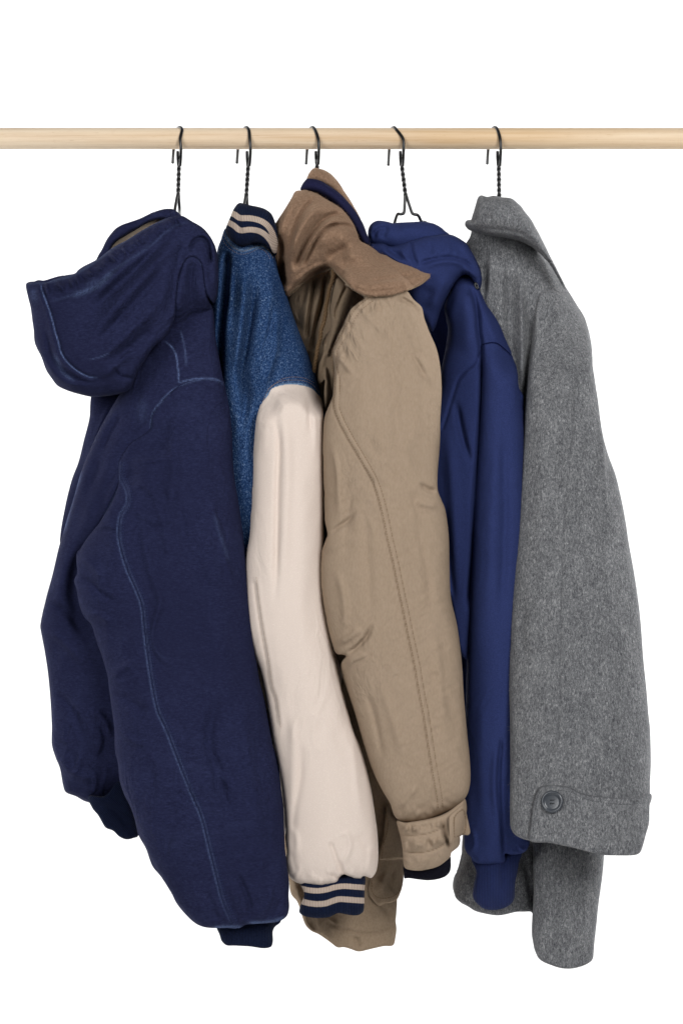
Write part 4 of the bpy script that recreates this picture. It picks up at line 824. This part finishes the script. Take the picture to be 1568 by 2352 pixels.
fg = Field(pt("2: 860,800 960,760 1060,880 1110,1000 1140,1110 1165,1300 1200,1500 4: 1230,370 1290,600 1330,850 1370,1100 1400,1450 6: 1412,200 1422,500 1435,700 1430,1150 1300,1160 1000,1140 755,1100 765,400 4: 765,1400 780,1000 800,750 830,300 850,0 2: 860,1200 880,1000"), base=.085, gy=.1, T=.055, p=.42, Tb=.06,
    strokes=[S(cen, 3, -1.8, taper=.05), S("4: 1165,50 1185,200 1200,350 1212,520 1225,650", 6, 3.5), S("4: 1180,50 1200,200 1222,350 1235,520", 10, -6), S("2: 1090,1080 1090,1300 1070,1500", 16, -3), S("4: 900,100 920,500 900,900", 40, 3),
             S("4: 850,1000 830,1200 860,1350", 18, -2.5), S("4: 1150,700 1220,1000 1260,1300", 34, 3), S("4: 1100,300 1090,700 1120,1000", 26, -2), S("2: 940,960 920,1050 900,1200", 14, -3), S("2: 980,900 990,1000 960,1200", 24, 3)],
    noise=[(2.2, 70, 200, 3, 'v', 63), (.8, 28, 60, 10, 'v', 64)],
    welds=[(fg0, smooth(pt("2: 888,1010 893,950 905,905 940,880 1000,885 1040,890 1070,930"), closed=False, step=8), 170, .006)])
gsr = gsl.replace("1330,828 1250,828 1200,826 1130,810 1050,790 950,770 860,762 820,750", "1330,828 1250,828 1200,826 1130,810 1050,790 950,770 860,762 820,750")
sheet('sleeve', gsl, fg, WOOL, gc, r=9, wear_seam_shade=[(cen, 1.5, .55), ("6: 872,620 865,700 860,755", 1.6, .6)])  # dark lines along the centre seam and the strap's left edge
fgs = Field(pt("6: 880,500 1430,540 1420,700 1360,840 1200,840 850,780"), conform=(fg, .0065), T=0, strokes=[S("6: 940,540 1000,528 1060,540 1110,565 1200,582 1300,590 1400,580", 1.8, -.9, taper=.05)])
sheet('cuff_strap', "6: 862,764 866,700 872,640 880,590 890,550 902,526 915,515 950,509 1000,510 1050,520 1100,545 1150,556 1200,562 1260,568 1330,568 1380,560 1412,547 1424,551 1422,578 1414,600 1412,680 1398,732 1386,777 1374,812 1360,825 1330,831 1250,831 1200,829 1130,813 1050,793 950,773", fgs, WOOL, gc, r=4, thick=.008, wear_seam_shade=[("6: 862,764 866,700 872,640 880,590 890,550 902,526 915,515 950,509 1000,510 1050,520 1100,545 1200,562 1330,568 1424,551", 2.4, .8)])  # dark outline paints the strap's edge shadow into the wool colour
stitches(["6: 945,545 1000,532 1060,543 1110,568 1200,588 1300,596 1405,588", "6: 918,532 900,560 888,620 880,700 874,755"], fgs, THREAD_GREY, gc, rad=.00032, dash=4)
# collar
col_ = "2: 596,548 600,530 610,500 618,470 625,448 635,437 648,437 665,443 700,438 735,445 765,447 785,453 800,465 825,488 840,510 870,548 888,580 905,610 925,650 940,680 955,712 970,740 1000,800 1030,862 1026,868 1005,835 985,800 965,765 945,735 925,712 900,688 875,668 850,654 820,642 790,634 750,630 700,623 660,616 640,607 615,600 600,596 580,588 567,574 568,558 578,550"
fgk = Field(pt(col_), base=.05, gx=.15, T=.055, p=.42, Tb=.09,
    strokes=[S("2: 590,572 640,588 700,592 760,598 820,610 880,645 940,700", 4, -1.8, taper=.12), S("2: 580,570 640,602 700,608 780,615 850,640 910,685", 6, 1.4), S("2: 690,445 680,500 650,560", 14, -2.5), S("2: 640,450 625,500 612,550", 10, 2), S("2: 780,470 850,560 900,650", 20, 2.5)], noise=[(.8, 26, 26, 0, 'v', 66)])
sheet('collar', col_, fgk, WOOL, gc, r=7)
# button: dished disc with raised rim and four holes
def button(cx, cy, R, field):
    c0 = on(field, cx, cy, .0015); e = .012
    dx = on(field, cx+20, cy)-on(field, cx-20, cy); dy = on(field, cx, cy-20)-on(field, cx, cy+20)
    ax = dx.normalized(); nrm = -(ax.cross(-dy)).normalized()
    if nrm.y > 0: nrm = -nrm
    ay = nrm.cross(ax)
    if ay.z < 0: ay = -ay
    prof = [(0, .0010), (.55, .0010), (.68, .0012), (.74, .0021), (.84, .0027), (.94, .0023), (1.0, .0012), (.97, 0), (0, 0)]
    bm = []; F = []; n = 48
    for (r_, h_) in prof:
        for k in range(n):
            a = 2*math.pi*k/n; bm.append(c0+(ax*math.cos(a)+ay*math.sin(a))*R*max(r_, .001)+nrm*h_)
    for i in range(len(prof)-1):
        for k in range(n): F.append((i*n+k, i*n+(k+1) % n, (i+1)*n+(k+1) % n, (i+1)*n+k))
    b = mesh_obj('button', bm, F, BUTTON, gc)
    DARK = simple('dark_thread', lin(30, 31, 34), .9, .1)
    J = ([], []); hs = []
    for (a_, b_) in ((-1, -1), (1, -1), (1, 1), (-1, 1)):
        p = c0+(ax*a_+ay*b_)*R*.15+nrm*.0011; hs.append(p)
        tube('', [p-nrm*.0006, p+nrm*.0001], .00062, DARK, seg=10, join=J)
    tube('', [hs[0], (hs[0]+hs[1])/2+nrm*.0006, hs[1]], .00035, DARK, seg=5, join=J); tube('', [hs[3], (hs[2]+hs[3])/2+nrm*.0006, hs[2]], .00035, DARK, seg=5, join=J)
    mesh_obj('button_thread', J[0], J[1], DARK, b)
button(1267.8, 1842.5, 25*U, fgs)

HAIR_GREY = simple('grey_wool_hairs', lin(128, 128, 130), 1, .1); HAIR_BROWN = simple('brown_fleece_hairs', lin(140, 114, 94), 1, .1); HAIR_BLUE = simple('blue_lint', lin(48, 56, 100), 1, .1)
fuzz([o for o in SHEETS if o.parent is gc], 26000, .0034, .00006, HAIR_GREY, gc)
fuzz([o for o in SHEETS if o.parent is tj and o.name.startswith(('fleece', 'collar_stand'))], 16000, .0013, .00009, HAIR_BROWN, tj, .1, 6)
#fuzz([o for o in SHEETS if o.parent is hj], 9000, .0016, .00005, HAIR_BLUE, hj, .1, 7)
